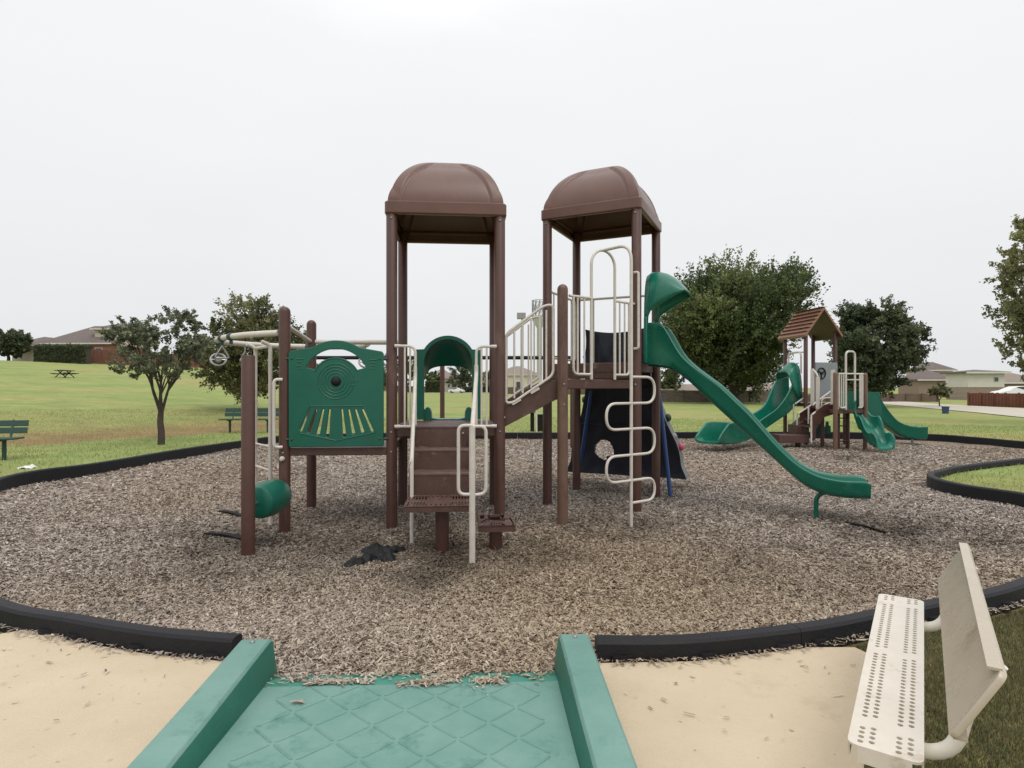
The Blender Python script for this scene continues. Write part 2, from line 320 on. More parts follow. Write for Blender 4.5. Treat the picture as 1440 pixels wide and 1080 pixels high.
# ------------------------------------------------------------------ the loop round the playground
gnd = lambda px, py: ((px-720)/F*(HC*F/(py-HY)), HC*F/(py-HY))
near_right = [(.47,3.29),(1.0,3.31),(1.78,3.5),(2.3,3.70),(2.75,3.86),(3.73,4.28),(5.3,5.4),(6.5,6.6),(6.82,7.7)]
pen = [(6.55,8.45),(6.56,9.05),(6.85,9.62),(7.35,10.05),(8.1,10.6),(10.1,11.65),(12.6,12.75),(13.9,14.1)]
far = [gnd(*p) for p in ((1440,631),(1370,624),(1298,619),(1150,616),(980,616),(840,617),(700,617),(580,617),(470,619),(395,622),(337,630),(240,646),(130,666),(60,676),(0,690))]
near_left = [(-7.1,7.5),(-5.9,6.0),(-4.5,4.65),(-3.36,3.85),(-2.65,3.58),(-2.03,3.39),(-1.41,3.28)]
run = crom([V(x, y, 0) for x, y in near_right+pen+far+near_left], 8)
loop = run+[V(-1.25,3.06,0), V(-.5,3.05,0), V(.25,3.06,0)]
def resample(pts, step):
    out = [pts[0].copy()]; acc = 0
    for a, b in zip(pts, pts[1:]):
        l = (b-a).length; s = step-acc
        while s <= l:
            out.append(a+(b-a)*(s/l)); s += step
        acc = (acc+l) % step if l else acc
    return out
def hill(x, y):
    s = (x+12.8)*-.804+(y-14.7)*.595
    return .063*max(0, min(s, 87))*ss(-x/max(y, .1), .16, .5)*ss(s, -2, 6)
def gz(x, y):
    z = .085 if y > 5 or abs(x) > 6 else .05
    return z+hill(x, y)+.05*noise.noise(V(x*.12, y*.12, 3))*ss(math.hypot(x, y), 14, 30)
def mz(x, y):
    z = .115*ss(y, 4.5, 3.35)*ss(abs(x+.3), 4.4, 3.0)+.028*noise.noise(V(x*.55, y*.55, 0))+.014*noise.noise(V(x*1.7, y*1.7, 5))-.01
    for cx, cy, r, h in PITS: z -= h*math.exp(-((x-cx)**2+(y-cy)**2)/r**2)
    return z
PITS = [(5.9,8.5,.9,-.05),(4.3,6.55,.65,.06),(-2.75,6.2,.55,.06),(-1.9,5.7,.6,.03),(-.75,5.3,.55,.035),(.1,5.6,.5,.03),(1.45,6.9,.5,.04),(1.7,9.2,1.0,.04),(-2.1,7.3,.6,.03),(7.9,13.5,.7,.04),(5.3,15.6,.8,.04)]
WET_SHADE = [(-2.3,5.9,.95,.06),(-1.6,6.0,.8,.05),(-.6,5.45,.75,.065),(.15,5.7,.6,.055),(1.2,6.7,.8,.04),(-3.4,6.4,.6,.04),(4.9,6.6,.7,.05),(6.6,6.9,.6,.035),(2.6,5.4,.9,.03),(-2.7,4.4,.5,.025)]  # damp zones by the equipment, deepened as painted contact shadow
def damp_shade(x, y):  # dark tint: damp wood plus contact shadow painted into the colour
    z = 0
    for cx, cy, r, h in PITS+WET_SHADE: z = max(z, min(1, h*13)*math.exp(-((x-cx)**2+(y-cy)**2)/(r*1.15)**2))
    z = z*(.75+.8*noise.noise(V(x*2.1, y*2.1, 9)))
    return max(0, min(.82, z+.16*max(0, noise.noise(V(x*.5, y*.5, 17)))))
LP = resample(loop+[loop[0]], .16); C0 = V(0, 9, 0)
b = MB(); rings = 90; n = len(LP); dm = []
for k in range(rings+1):
    t = (1-k/rings)**.9
    for p in LP:
        q = C0+(p-C0)*t; b.v.append((q.x, q.y, mz(q.x, q.y))); dm.append(damp_shade(q.x, q.y))
for k in range(rings):
    for j in range(n):
        q = (j+1) % n; b.f.append((k*n+j, k*n+q, (k+1)*n+q, (k+1)*n+j)); b.m.append(0)
bed = b.build('mulch_bed', M['mulch'], sharp=180); tag(bed, kind='structure')
a = bed.data.attributes.new('damp_shade', 'FLOAT', 'POINT'); a.data.foreach_set('value', dm)
# lawn, one sheet from the border out to the horizon
dist = [0,.12,.3,.6,1,1.5,2.1,2.8,3.6,4.5,5.6,7,8.6,10.5,13,16,19.5,23.5,28,33,39,46,54,63,73,84,97,112,130,155,190,240,320,450,700,1200,2200]
LQ = resample(loop+[loop[0]], .3); b = MB(); n = len(LQ); dry = []
for dd in dist:
    for p in LQ:
        u = (p-C0).normalized(); q = p+u*dd; z = gz(q.x, q.y)
        b.v.append((q.x, q.y, z))
        s = (q.x+12.8)*-.804+(q.y-14.7)*.595
        dv = 1.1*ss(s, -.3, .5)*(1-.6*ss(s, 1.5, 5))*(1-ss(s, 4, 20))*ss(-q.x/max(q.y, .1), .2, .36)
        if math.hypot(q.x, q.y) < 6 and q.x > 0: dv = .75
        dry.append(dv)
for k in range(len(dist)-1):
    for j in range(n):
        q = (j+1) % n; b.f.append((k*n+j, k*n+q, (k+1)*n+q, (k+1)*n+j)); b.m.append(0)
lawn = b.build('ground', M['lawn'], sharp=180); tag(lawn, kind='structure')
a = lawn.data.attributes.new('dry', 'FLOAT', 'POINT'); a.data.foreach_set('value', dry)
# ------------------------------------------------------------------ border of short interlocking timbers
bd = empty('playground_border', (0, 3.3, 0), 'long curved black plastic edging that rings the wood chip bed', 'border')
TB = resample(run, 1.22); TB.append(run[-1]); HB = .2
fine = resample(run, .122)
for i in range(0, len(fine)-1, 10):
    seg = fine[i:i+11]
    if len(seg) < 4: continue
    m = MB(); rings = []
    for k, p in enumerate(seg):
        a_, c_ = seg[max(0, k-1)], seg[min(len(seg)-1, k+1)]; t = (c_-a_).normalized(); nn = V(t.y, -t.x, 0)    # away from the bed
        if k == 0: p = p+t*.0015
        if k == len(seg)-1: p = p-t*.0015
        hb = HB+.012*noise.noise(V(p.x*.4, p.y*.4, 2))
        prof = [(-.05,-.25),(-.05,hb-.02),(-.035,hb-.003),(0,hb),(.035,hb-.003),(.05,hb-.02),(.056,.04),(.056,-.25)]
        rings.append([p+nn*x+V(0,0,z) for x, z in prof])
    m.loft(rings, True)
    for k in (1, 5, 9):                  # stake sockets moulded on the outer face
        if k < len(seg)-1:
            p = seg[k]; t = (seg[k+1]-seg[k-1]).normalized(); nn = V(t.y, -t.x, 0)
            m.loft([[p+nn*.048+nn*.028*math.sin(math.pi*q/6)+t*.05*math.cos(math.pi*q/6)+V(0,0,z) for q in range(7)]+[p+nn*.03+t*-.05+V(0,0,z)] for z in (-.1, HB-.075)], True)
    m.build('timber', M['black'], bd)
# ------------------------------------------------------------------ concrete pad
padpoly = [(-2.95,3.70),(-2.65,3.505),(-2.03,3.315),(-1.41,3.205),(.47,3.215),(1.0,3.235),(1.74,3.41),(1.99,3.41),(2.02,3.33),(1.84,3.02),(1.62,2.70),(1.36,2.27),(1.1,1.8),(.98,.5),(.95,-3),(-4.6,-3),(-4.1,1.6),(-3.5,3.0),(-3.12,3.6)]
m = MB(); m.prism(padpoly, (0,0,.0), (1,0,0), (0,1,0), (0,0,.098)); tag(m.build('sidewalk', M['concrete'], bevel=.012), kind='structure')
# ------------------------------------------------------------------ half ramp
rm = empty('access_ramp', (-.5, 2.2, .098), 'chalky green plastic ramp with raised sides leading down onto the wood chips', 'ramp')
rx = V(.9992, .04, 0); ry = V(-.04, .9992, 0); ro = V(-.498, 3.07, 0)     # ro: middle of the lower end
rp_ = lambda a, b_, z: ro+rx*a+ry*b_+V(0, 0, z)
m = MB(); IW = .745
RPROF = [(.0,.085),(-.02,.118),(-.17,.136),(-.5,.150),(-1.4,.190),(-3.2,.24)]
m.loft([[rp_(-IW-.02, y, z), rp_(-IW+.015, y, z+.004), rp_(-IW+.06, y, z), rp_(IW-.06, y, z), rp_(IW-.015, y, z+.004), rp_(IW+.02, y, z), rp_(IW+.02, y, .06), rp_(-IW-.02, y, .06)] for y, z in RPROF], True)
def rz(y):
    for (y0, z0), (y1, z1) in zip(RPROF, RPROF[1:]):
        if y1 <= y <= y0: return z0+(z1-z0)*(y-y0)/(y1-y0)
    return .24
g = .125
for i in range(-8, 9):
    for j in range(-1, 22):
        for sx_, sy_ in ((1, 1), (-1, 1)):
            if (i+j) % 2: continue
            a0, b0 = i*g, -.17-j*g; a1, b1 = a0+sx_*g, b0-sy_*g
            p = (a0+(a1-a0)*.07, b0+(b1-b0)*.07); q = (a0+(a1-a0)*.93, b0+(b1-b0)*.93)
            if max(abs(p[0]), abs(q[0])) > .66 or q[1] < -2.6 or p[1] > -.15: continue
            A = rp_(p[0], p[1], rz(p[1])+.0015); B = rp_(q[0], q[1], rz(q[1])+.0015)
            t = (B-A).normalized(); sd = t.cross(V(0,0,1)).normalized()
            m.loft([[o_+sd*-.006*kk, o_+V(0,0,.0046*kk), o_+sd*.006*kk] for o_, kk in ((A, .35), (A+t*.012, 1), (B-t*.012, 1), (B, .35))], True)
m.m = [1 if k < 16 else x for k, x in enumerate(m.m)]; m.build('ramp_floor', [M['fadedgreen'], M['ramplip']], rm)
for s in (-1, 1):
    m = MB(); rings = []
    for y, zt in ((.012,.293),(-.02,.305),(-.7,.275),(-1.6,.255),(-3.2,.26)):
        q = [(IW+.0, .05), (IW-.028, rz(min(0, y))+.004), (IW+.0, zt-.012), (IW+.012, zt), (IW+.145, zt), (IW+.157, zt-.012), (IW+.165, .05)]
        rings.append([rp_(s*x, y, z) for x, z in q])
    m.loft(rings, True)
    k0 = len(m.f); m.m = [0]*k0
    for fi, f in enumerate(m.f):                       # the sun-bleached upper face
        if fi < 28 and fi % 7 in (2, 3, 4): m.m[fi] = 1
    o = m.build('side_rail', [M['rampside'], M['fadedgreen']], rm)
    m = MB(); c = rp_(s*(IW+.08), -.05, .303); m.lathe([(.0,-.004),(.013,-.004),(.013,.006),(.009,.011),(0,.012)], c, seg=10); mb_ = m.build('bolt', M['chrome'], o)
# ------------------------------------------------------------------ perforated bench
bn = empty('metal_bench', (1.7, 2.5, .05), 'beige metal bench with punched seat plank at the edge of the concrete slab', 'bench')
be = V(.574, .819, 0); bp_ = V(.819, -.574, 0); O = V(1.083, 1.90, .45); LB = 1.68; WB = .205
holes = []
def hole(x, y, r=.0092): holes.append([(x+r*1.1*math.cos(q*math.pi/4), y+r*math.sin(q*math.pi/4)) for q in range(8)])
for k in range(54):
    x = .03+k*.0305
    if abs(x-.17) < .035 or abs(x-.83) < .035 or abs(x-1.55) < .03 or x > 1.65: continue
    for j, y in enumerate((.035,.066,.139,.170)): hole(x+(.012 if j % 2 else 0), y)
rnd = lambda w_, h_, r_: circ(w_-r_, r_, r_, 5, -90, 0)+circ(w_-r_, h_-r_, r_, 5, 0, 90)+circ(r_, h_-r_, r_, 5, 90, 180)+circ(r_, r_, r_, 5, 180, 270)
st = plate('seat', rnd(LB, WB, .03), holes, .008, O, be, bp_, M['seat'], bn)
m = MB()
for y0, y1 in ((.0, .0), (WB, WB)): m.beam(O+bp_*(y0+(.003 if y0 == 0 else -.003))+be*.03+V(0,0,-.027), O+bp_*(y1+(.003 if y0 == 0 else -.003))+be*(LB-.03)+V(0,0,-.027), .006, .046)
for x in (.003, LB-.003): m.beam(O+be*x+bp_*.03+V(0,0,-.027), O+be*x+bp_*(WB-.03)+V(0,0,-.027), .006, .046)
m.build('seat_rim', M['seat'], bn)
up = (V(.155, -.03, .235)).normalized(); OB = V(1.268, 1.69, .590); HBk = .232
m = MB(); nz = be.cross(up)
bk = plate('backrest', rnd(1.70, HBk, .02), [], .020, OB, be, up, M['bench'], bn, bevel=.003)
m.beam(OB+be*.02+up*(HBk-.004)-nz*.02, OB+be*1.68+up*(HBk-.004)-nz*.02, .035, .008); m.beam(OB+be*.02+up*.004+nz*.02, OB+be*1.68+up*.004+nz*.02, .035, .008)
m.build('folded_edge', M['bench'], bn)
for k in (.22, 1.46):
    a_ = O+be*k; f = fillet([a_+bp_*.10+V(0,0,-.46), a_+bp_*.10+V(0,0,-.075), a_+bp_*.285+V(0,0,-.055), a_+bp_*.315+V(0,0,.12), a_+bp_*.40+V(0,0,.28)], .09)
    m = MB(); m.tube(f, .024, 12); m.build('support_pipe', M['benchpipe'], bn)
    m = MB(); m.beam(a_+bp_*.02+V(0,0,-.03), a_+bp_*(WB-.02)+V(0,0,-.03), .05, .02); m.build('seat_bracket', M['bench'], bn)
# ------------------------------------------------------------------ large play structure
ps = empty('play_structure', (-.2, 7.6, 0), 'large brown and green play structure with two domed roofs and a train front panel', 'play structure')
O1 = V(-1.385, 6.77, 0); u1 = V(.9965, .084, 0); v1 = V(-.084, .9965, 0)
F1 = lambda a, b_, z=0: O1+u1*a+v1*b_+V(0, 0, z)
K = 1.245
S3 = V(.597, 6.93, 0); FL = V(.492, 8.17, 0); FR = V(1.619, 7.64, 0); u2 = (FR-FL).normalized(); v2 = V(-u2.y, u2.x, 0); BR = FR+v2*K; BL = FL+v2*K
D1, DT, D3, D2 = 1.15, .915, 1.70, 1.93     # deck heights: arch tower, train deck, three-cornered landing, tall tower
def post(p, z1, mat='brown', dome=False, flat=False, r=.0635, par=None, z0=-.25):
    m = MB(); prof = [(0, z0), (r, z0), (r, z1-.01 if not dome else z1-r)]
    if dome: prof += [(r*math.cos(R(q)), z1-r+r*math.sin(R(q))) for q in (20, 40, 60, 80)]+[(0, z1)]
    else: prof += [(r-.006, z1), (0, z1)]
    m.lathe(prof, (p.x, p.y, 0), seg=24); return m.build('post', M[mat], par or ps)
CT1, CT2 = 3.60, 3.925
for p, z, mt, dm_ in ((F1(0,0), CT1+.10, 'brown', 0), (F1(K,0), CT1+.10, 'brown', 0), (F1(0,K), CT1+.10, 'brown', 0), (F1(K,K), CT1+.10, 'brown', 0),
        (FL, CT2+.1, 'brown', 0), (FR, CT2+.1, 'brown', 0), (BR, CT2+.1, 'brown', 0), (BL, CT2+.1, 'brown', 0), (S3, 2.82, 'fade', 1),
        (F1(-1.2, 0), 2.52, 'brown', 1), (F1(-1.215, K), 2.51, 'brown', 1)):
    post(p, z, mt, dm_)
P1 = at(349, 777, 5.72); P1.z = 0
o = post(P1, 1.915, 'brown')
def canopy(c, ux, uy, z0):
    A = .70; H = .67; SK = .145; n = 140
    m = MB(); e = A
    def P(x, y, z): return c+ux*x+uy*y+V(0, 0, z0+z)
    t = .028
    prof_o = [(e-.02, -.012), (e, .0), (e, SK-.03), (e-.025, SK), (e-.06, SK+.004)]
    rc = lambda s, r: [(s-r+r*math.cos(R(q)), s-r+r*math.sin(R(q))) for q in (0, 30, 60, 90)]
    def sq(s, z, r=.05):
        q = rc(s, r); pts = []
        for k in range(4):
            ca, sa = math.cos(k*math.pi/2), math.sin(k*math.pi/2); pts += [P(x*ca-y*sa, x*sa+y*ca, z) for x, y in q]
        return pts
    m.loft([sq(e-.05, .02), sq(e-.05, -.012), sq(e-.015, -.014), sq(e, .004), sq(e, SK-.02), sq(e-.02, SK), sq(e-.07, SK+.002), sq(e-.09, SK-.03)], False)
    m.build('roof_skirt', M['roof'], ps)
    m = MB(); B = A-.035
    def hz(x, y):
        r = max(abs(x), abs(y))/B; lo = min(abs(x), abs(y))/B
        r = min(r, 1); r8 = (abs(x/B)**9+abs(y/B)**9)**(1/9); r8 = min(1, r8); z = H*(1-(.4*r8+.6*r)**2.0)**.54
        wband = .21-.05*(1-r); ins = ss(r-lo, wband-.018, wband+.014)*ss(r, .34, .62)
        seam = math.exp(-((lo-.16*(1-r))/.014)**2)*.007*ss(r, .4, .6)*(1-ss(r, .8, .95))
        return z-.036*ins-seam-.020*math.exp(-((r-lo-wband)/.018)**2)*ss(r, .30, .55)
    g = [-1+2*i/n for i in range(n+1)]
    # ease towards the rim so the steep sides stay smooth
    q = [math.copysign(1-(1-abs(x))**1.7, x) if False else math.sin(x*math.pi/2) for x in g]
    idx = {}
    for i, x in enumerate(q):
        for j, y in enumerate(q):
            m.v.append(tuple(P(x*B, y*B, SK-.012+hz(x*B, y*B))))
    for i in range(n):
        for j in range(n): m.f.append((i*(n+1)+j, (i+1)*(n+1)+j, (i+1)*(n+1)+j+1, i*(n+1)+j+1)); m.m.append(0)
    o = m.build('domed_roof', M['roof'], ps, sharp=60); s = o.modifiers.new('shell', 'SOLIDIFY'); s.thickness = .018; s.offset = -1
for p, zz, dr_ in ((F1(0,0),D1-.06,-v1),(F1(K,0),D1-.06,-v1),(F1(0,0),DT-.05,-v1),(F1(-1.2,0),DT-.05,-v1),(S3,D3-.06,V(.2,-1,0).normalized()),(S3,D3-.30,V(.2,-1,0).normalized()),(FR,D3-.06,-v2),(F1(0,0),CT1-.06,-v1),(F1(K,0),CT1-.06,-v1),(FL,CT2-.06,-v2),(FR,CT2-.06,-v2),(F1(K,0),D1+.1,V(1,-.3,0).normalized())):
    m = MB(); m.lathe([(0,-.004),(.013,-.004),(.013,.003),(.009,.008),(0,.010)], p+dr_*.0635+V(0,0,zz), dr_, 10); m.build('bolt', M['chrome'], ps)
canopy(F1(K/2, K/2), u1, v1, CT1); canopy((FL+BR)/2, u2, v2, CT2)
# decks
def deck(poly, z, th=.115, name='deck'):
    c = sum((Vector((x, y, 0)) for x, y in poly), V(0,0,0))/len(poly)
    m = MB(); m.prism(poly, (0,0,z-th), (1,0,0), (0,1,0), (0,0,th)); o = m.build(name, M['deck'], ps, bevel=.008); return o
xy = lambda *ps_: [(p.x, p.y) for p in ps_]
i_ = .03
deck(xy(F1(i_,-.02), F1(K-i_,-.02), F1(K-i_,K-.0), F1(i_,K-.0)), D1)
deck(xy(F1(-1.2+.02,-.015), F1(-.02,-.015), F1(-.02,K), F1(-1.2+.02,K)), DT, .09)
deck(xy(S3+V(.02,.0,0), FR-u2*.02, FL+V(.03,-.03,0)), D3)
deck(xy(FL+u2*i_+v2*.0, FR-u2*i_+v2*.0, BR-u2*i_, BL+u2*i_), D2)
m = MB(); m.beam(FL+u2*.05+V(0,0,D3+.12)+v2*-.012, FR-u2*.05+V(0,0,D3+.12)+v2*-.012, .014, .2); m.beam(FL+u2*.05+V(0,0,D3+.115)+v2*-.022, FR-u2*.05+V(0,0,D3+.115)+v2*-.022, .008, .012)
m.build('deck_riser', M['deck'], ps)
# train front panel
PP = F1(-.617, -.045); f1 = lambda x, y: ((x-931)/590, 1.6+(648-y)/590)
outl = [f1(632,1040), f1(1236,1040), f1(1240,1034), f1(1240,420), f1(1230,408), f1(1085,383)]
ca, cb = f1(931, 606); 
Ro = .458
outl += [(ca+Ro*math.cos(R(q)), cb+Ro*math.sin(R(q))) for q in range(56, 125, 4)]
outl += [f1(780,383), f1(636,408), f1(626,420), f1(626,1034)]
cres = circ(ca, cb, .375, 22, 24, 156)+circ(ca, cb, .262, 22, 152, 28)
sl_ = []
for (x0, y0, x1, y1) in ((755,795,698,935),(802,795,752,947),(848,793,812,962),(890,793,874,975),(970,793,986,975),(1015,795,1046,960),(1060,795,1106,945),(1105,793,1172,938)):
    a_, b_ = f1(x0, y0), f1(x1, y1); dx, dy = b_[0]-a_[0], b_[1]-a_[1]; l = math.hypot(dx, dy); nx, ny = -dy/l, dx/l
    an = math.degrees(math.atan2(ny, nx))
    sl_.append(circ(a_[0], a_[1], .011, 7, an, an-180)[::1] if False else [(a_[0]+.011*math.cos(R(an-180*k/6+180*0)), a_[1]+.011*math.sin(R(an-180*k/6))) for k in range(7)][::-1][:0] + [
        (a_[0]+nx*.016, a_[1]+ny*.016), (a_[0]-dx/l*.012, a_[1]-dy/l*.012), (a_[0]-nx*.016, a_[1]-ny*.016), (b_[0]-nx*.026, b_[1]-ny*.026), (b_[0]+dx/l*.02, b_[1]+dy/l*.02), (b_[0]+nx*.026, b_[1]+ny*.026)])
tp = plate('train_panel', outl, [cres]+sl_, .034, PP, u1, V(0,0,1), M['green'], ps, bevel=.007)
tq = lambda p, q, k=.0: PP+u1*p+V(0,0,q)-v1*(.017+k)
m = MB()
for r_ in (.095, .13, .165, .20): m.tube([tq(ca+x, cb+y) for x, y in circ(0, 0, r_, 40)], .0065, 6, closed=True)
m.tube([tq(ca+x, cb+y, -.002) for x, y in circ(0, 0, .262, 30, 25, 155)], .009, 6)
V_ = [f1(690,950), f1(757,772), f1(1108,772), f1(1188,950), f1(931,1003)]
for k in range(5):
    a_, b_ = V_[k], V_[(k+1) % 5]; m.tube([tq(*a_), tq(*b_)], .007, 6)
for (x0, y0, x1, y1) in ((675,458,720,458),(680,480,706,480),(672,505,700,505),(685,522,712,522),(1150,462,1200,462),(1165,482,1190,482),(1160,500,1188,500),(1150,520,1180,520),(1025,600,1075,600),(1030,632,1062,632)):
    m.tube([tq(*f1(x0, y0)), tq(*f1(x1, y1))], .0065, 6)
m.build('raised_trim', M['green'], tp)
m = MB(); m.lathe([(0,-.005),(.056,-.005),(.056,.008),(.05,.02),(.03,.034),(0,.038)], tq(ca, cb, .0), -v1, 20); m.build('bell_knob', M['black'], tp)
for x, y in ((620,455),(620,994),(1242,455),(1242,994)):
    p = tq(*f1(x, y), -.017); m = MB(); m.lathe([(0,-.05),(.016,-.05),(.016,.03),(.024,.03),(.024,.05),(0,.052)], p, u1 if x < 900 else -u1, 10); m.build('clamp', M['dgreen'], tp)
# overhead rail with swinging rings
zr = 2.20
P2 = F1(-1.2, 0); P3 = F1(-1.215, K)
railpts = crom([P2+V(-.07,0,zr+.02), V(-3.15,6.86,zr+.01), V(-3.62,7.25,zr), V(-3.80,7.75,zr), V(-3.55,8.3,zr), V(-3.0,8.62,zr), V(-2.55,8.72,zr), V(-2.15,8.45,zr), V(-1.98,8.08,zr)], 8)
m = MB(); m.tube(railpts, .036, 12); ov = m.build('overhead_rail', M['white'], ps)
m = MB(); m.tube([P3+V(.05,0,zr+.015), F1(0,K,zr+.015)], .033, 12); m.tube([P2+V(0,.06,zr+.11), P3+V(.0,-.06,zr+.02)], .027, 10); m.build('overhead_rail', M['white'], ps)
for i in (11, 14, 21, 33, 40):
    p = railpts[i]; t = (railpts[i+1]-railpts[i-1]).normalized(); m = MB(); m.lathe([(.036,-.035),(.047,-.03),(.047,.03),(.036,.035)], p, t, 14)
    m.box(p-V(0,0,.065), (.03,.03,.05)); m.build('rail_clamp', M['dgreen'], ov)
def ring(p, a_):
    m = MB(); c = p-V(0,0,.24); ax = V(math.cos(a_), math.sin(a_), 0)
    ty = V(-ax.y*.5, ax.x*.5, .85).normalized()
    m.tube([c+ax*.088*math.cos(q*2*math.pi/24)+ty*.088*math.sin(q*2*math.pi/24) for q in range(24)], .014, 8, closed=True)
    nn = V(-ax.y, ax.x, 0); m.lathe([(0,-.03),(.03,-.028),(.042,0),(.03,.028),(0,.03)], c+nn*-.01, nn, 12); m.tube([c-ax*.088, c+ax*.088], .008, 6)
    m.tube([c+ty*.088, p-V(0,0,.03)], .011, 8); m.build('swing_ring', M['chrome'], ps)
def handle(p, ax):
    m = MB(); m.tube([p-V(0,0,.02), p-V(0,0,.11)], .01, 8)
    q = [p-V(0,0,.10), p-V(0,0,.24)+ax*.085, p-V(0,0,.24)-ax*.085]; m.tube(fillet(q+[q[0]], .02), .009, 8); m.build('swing_handle', M['chrome'], ps)
ring(railpts[21], .5); ring(F1(-.19, K, zr+.015), .2); ring(railpts[58], .4)
for p, ax in ((railpts[14], V(.8,.5,0)), (railpts[40], V(.8,.3,0)), (F1(-.19,K+.03,zr+.02), u1), (railpts[29], V(.5,.8,0))): handle(p, ax)
# ladder below the rail
La, Lb = V(-3.215,7.36,0), V(-2.86,6.95,0); ld = (Lb-La).normalized(); ln = V(-ld.y, ld.x, 0)
m = MB()
for q in (La, Lb): m.tube(fillet([q+V(0,0,-.1), q+V(0,0,2.10), q+ln*-.10+V(0,0,2.14)], .09), .0225, 10)
for z in (.36, .62, .90): m.tube([La+V(0,0,z), Lb+V(0,0,z)], .0125, 8)
m.tube([La+V(0,0,2.09), Lb+V(0,0,2.09)], .02, 8)
m.build('ladder', M['white'], ps)
m = MB(); hp = P2+V(-.03,-.062,0); m.tube(fillet([hp+V(.03,0,1.69), hp+V(-.055,-.03,1.69), hp+V(-.055,-.03,.93), hp+V(.03,0,.93)], .07), .0185, 10); m.build('grab_bar', M['white'], ps)
m = MB(); m.lathe([(0,0),(.026,0),(.03,.02),(.02,.045),(0,.05)], P2+V(.0,-.06,.80), (0,-1,0), 12); m.build('end_cap', M['clean'], ps)
# rolling log between the short post and the panel post
m = MB(); A = V(-2.565, 5.90, .44); ax = V(.03,1,0).normalized()
prof = [(0,0),(.05,0),(.13,.004),(.155,.02),(.172,.07),(.186,.2),(.188,.26),(.186,.32),(.172,.45),(.155,.485),(.13,.50),(.05,.505),(0,.505)]
m.lathe(prof, A, ax, 28)
lg = m.build('rolling_log', M['green'], ps); m = MB(); m.tube([V(P1.x,P1.y,.44), A, A+ax*.5, V(P2.x,P2.y,.44)], .02, 10); m.build('axle', M['chrome'], lg)
# barrier panels at the front of the arch tower
def barrier(corners, balusters, r=.0165, rb=.0115, name='barrier', mat='white', rad=.09, stubs=()):
    m = MB(); m.tube(fillet(corners, rad), r, 10)
    for a_, b_ in balusters: m.tube([a_, b_], rb, 8)
    for a_, b_ in stubs: m.tube([a_, b_], r*1.25, 10)
    return m.build(name, M[mat], ps)
for s in (0, 1):
    X = lambda a: F1(K-a if s else a, -.075)
    z0, z1 = 1.155, 2.075
    barrier([X(.045)+V(0,0,z1), X(.275)+V(0,0,z1), X(.275)+V(0,0,z0+.02)], [(X(a)+V(0,0,z0), X(a)+V(0,0,z1)) for a in (.155, .215)],
            stubs=((X(.04)+V(0,0,z1), X(.10)+V(0,0,z1)), (X(.04)+V(0,0,z0), X(.10)+V(0,0,z0)), ))
    m = MB(); m.tube([X(.05)+V(0,0,z0), X(.27)+V(0,0,z0)], .0165, 10); m.build('barrier_foot', M['white'], ps)
# front stair with its pedestal landing and side step
def grid_top(name, c, w_, dpt, z, mat='deck', th=.055):
    sl2 = []
    def slot(x, y, lx, ly): sl2.append([(x-lx/2, y-ly/2), (x+lx/2, y-ly/2), (x+lx/2, y+ly/2), (x-lx/2, y+ly/2)])
    nx = 6; cw = w_*.28
    for side in (-1, 1):
        for k in range(6):
            x = side*(w_/2-.035-k*cw/6)
            for y in (-dpt*.28, dpt*.28): slot(x, y, .017, dpt*.30)
    for k in range(6):
        slot((k-2.5)*w_*.07, -dpt*.36, .017, dpt*.12); slot((k-2.5)*w_*.07, dpt*.36, .017, dpt*.12)
    o = plate(name, rnd2(w_, dpt), sl2, .012, c+V(0,0,z-.006), u1, v1, M[mat], ps)
    m = MB(); h = th
    for s in (-1, 1): m.box(c+u1*s*(w_/2-.006)+V(0,0,z-h/2-.002), (.012, dpt-.004, h), (u1, v1, V(0,0,1)))
    for s in (-1, 1): m.box(c+v1*s*(dpt/2-.006)+V(0,0,z-h/2-.003), (w_-.026, .012, h-.002), (u1, v1, V(0,0,1)))
    m.build('step_rim', M[mat], o); return o
def rnd2(w_, d_): return [(-w_/2, -d_/2), (w_/2, -d_/2), (w_/2, d_/2), (-w_/2, d_/2)]
cen = lambda px, d: V((px-720)/F*d, d, 0)
ZL = .47
c = cen(617.5, 5.875); lw = .655
grid_top('stair_landing', c, lw, .56, ZL)
m = MB(); m.lathe([(0,-.2),(.068,-.2),(.068,ZL-.012),(0,ZL-.012)], c+v1*.0+u1*.03, seg=22); m.build('pedestal', M['brown'], ps)
# risers and treads up to the deck
cx = cen(619, 6.3); 
ys = [6.17, 6.40, 6.63]; zs = [ZL, .705, .93, D1]
for k in range(3):
    px = (620, 620.5, 621.5)[k]; p = cen(px, ys[k]); hw = .315
    m = MB(); m.box(p+V(0,0,(zs[k]+zs[k+1])/2-.012), (2*hw-.02, .012, zs[k+1]-zs[k]-.03), (u1, v1, V(0,0,1))); m.build('riser', M['deck'], ps)
    if k < 2:
        m = MB(); m.box(p+v1*.115+V(0,0,zs[k+1]-.014), (2*hw, .255, .028), (u1, v1, V(0,0,1))); m.build('tread', M['tread'], ps, bevel=.005)
for s in (-1, 1):
    m = MB(); p0 = cen(619, 6.10)+u1*s*.323; p1 = cen(621.5, 6.72)+u1*s*.323
    dv = (p1-p0); L_ = dv.length; dv.normalize(); m.prism([(0,ZL-.06),(L_,D1-.16),(L_,D1-.01),(L_-.12,D1-.01),(.0,ZL+.12)], p0-u1*.006, dv, (0,0,1), u1*.012); m.build('stringer', M['deck'], ps)
for px in (603, 651): m = MB(); m.lathe([(0,-.004),(.014,-.004),(.012,.006),(0,.01)], cen(px, ys[2])-v1*.006+V(0,0,1.085), -v1, 10); m.build('bolt', M['chrome'], ps)
c2 = cen(697, 5.97); grid_top('side_step', c2, .36, .54, .255)
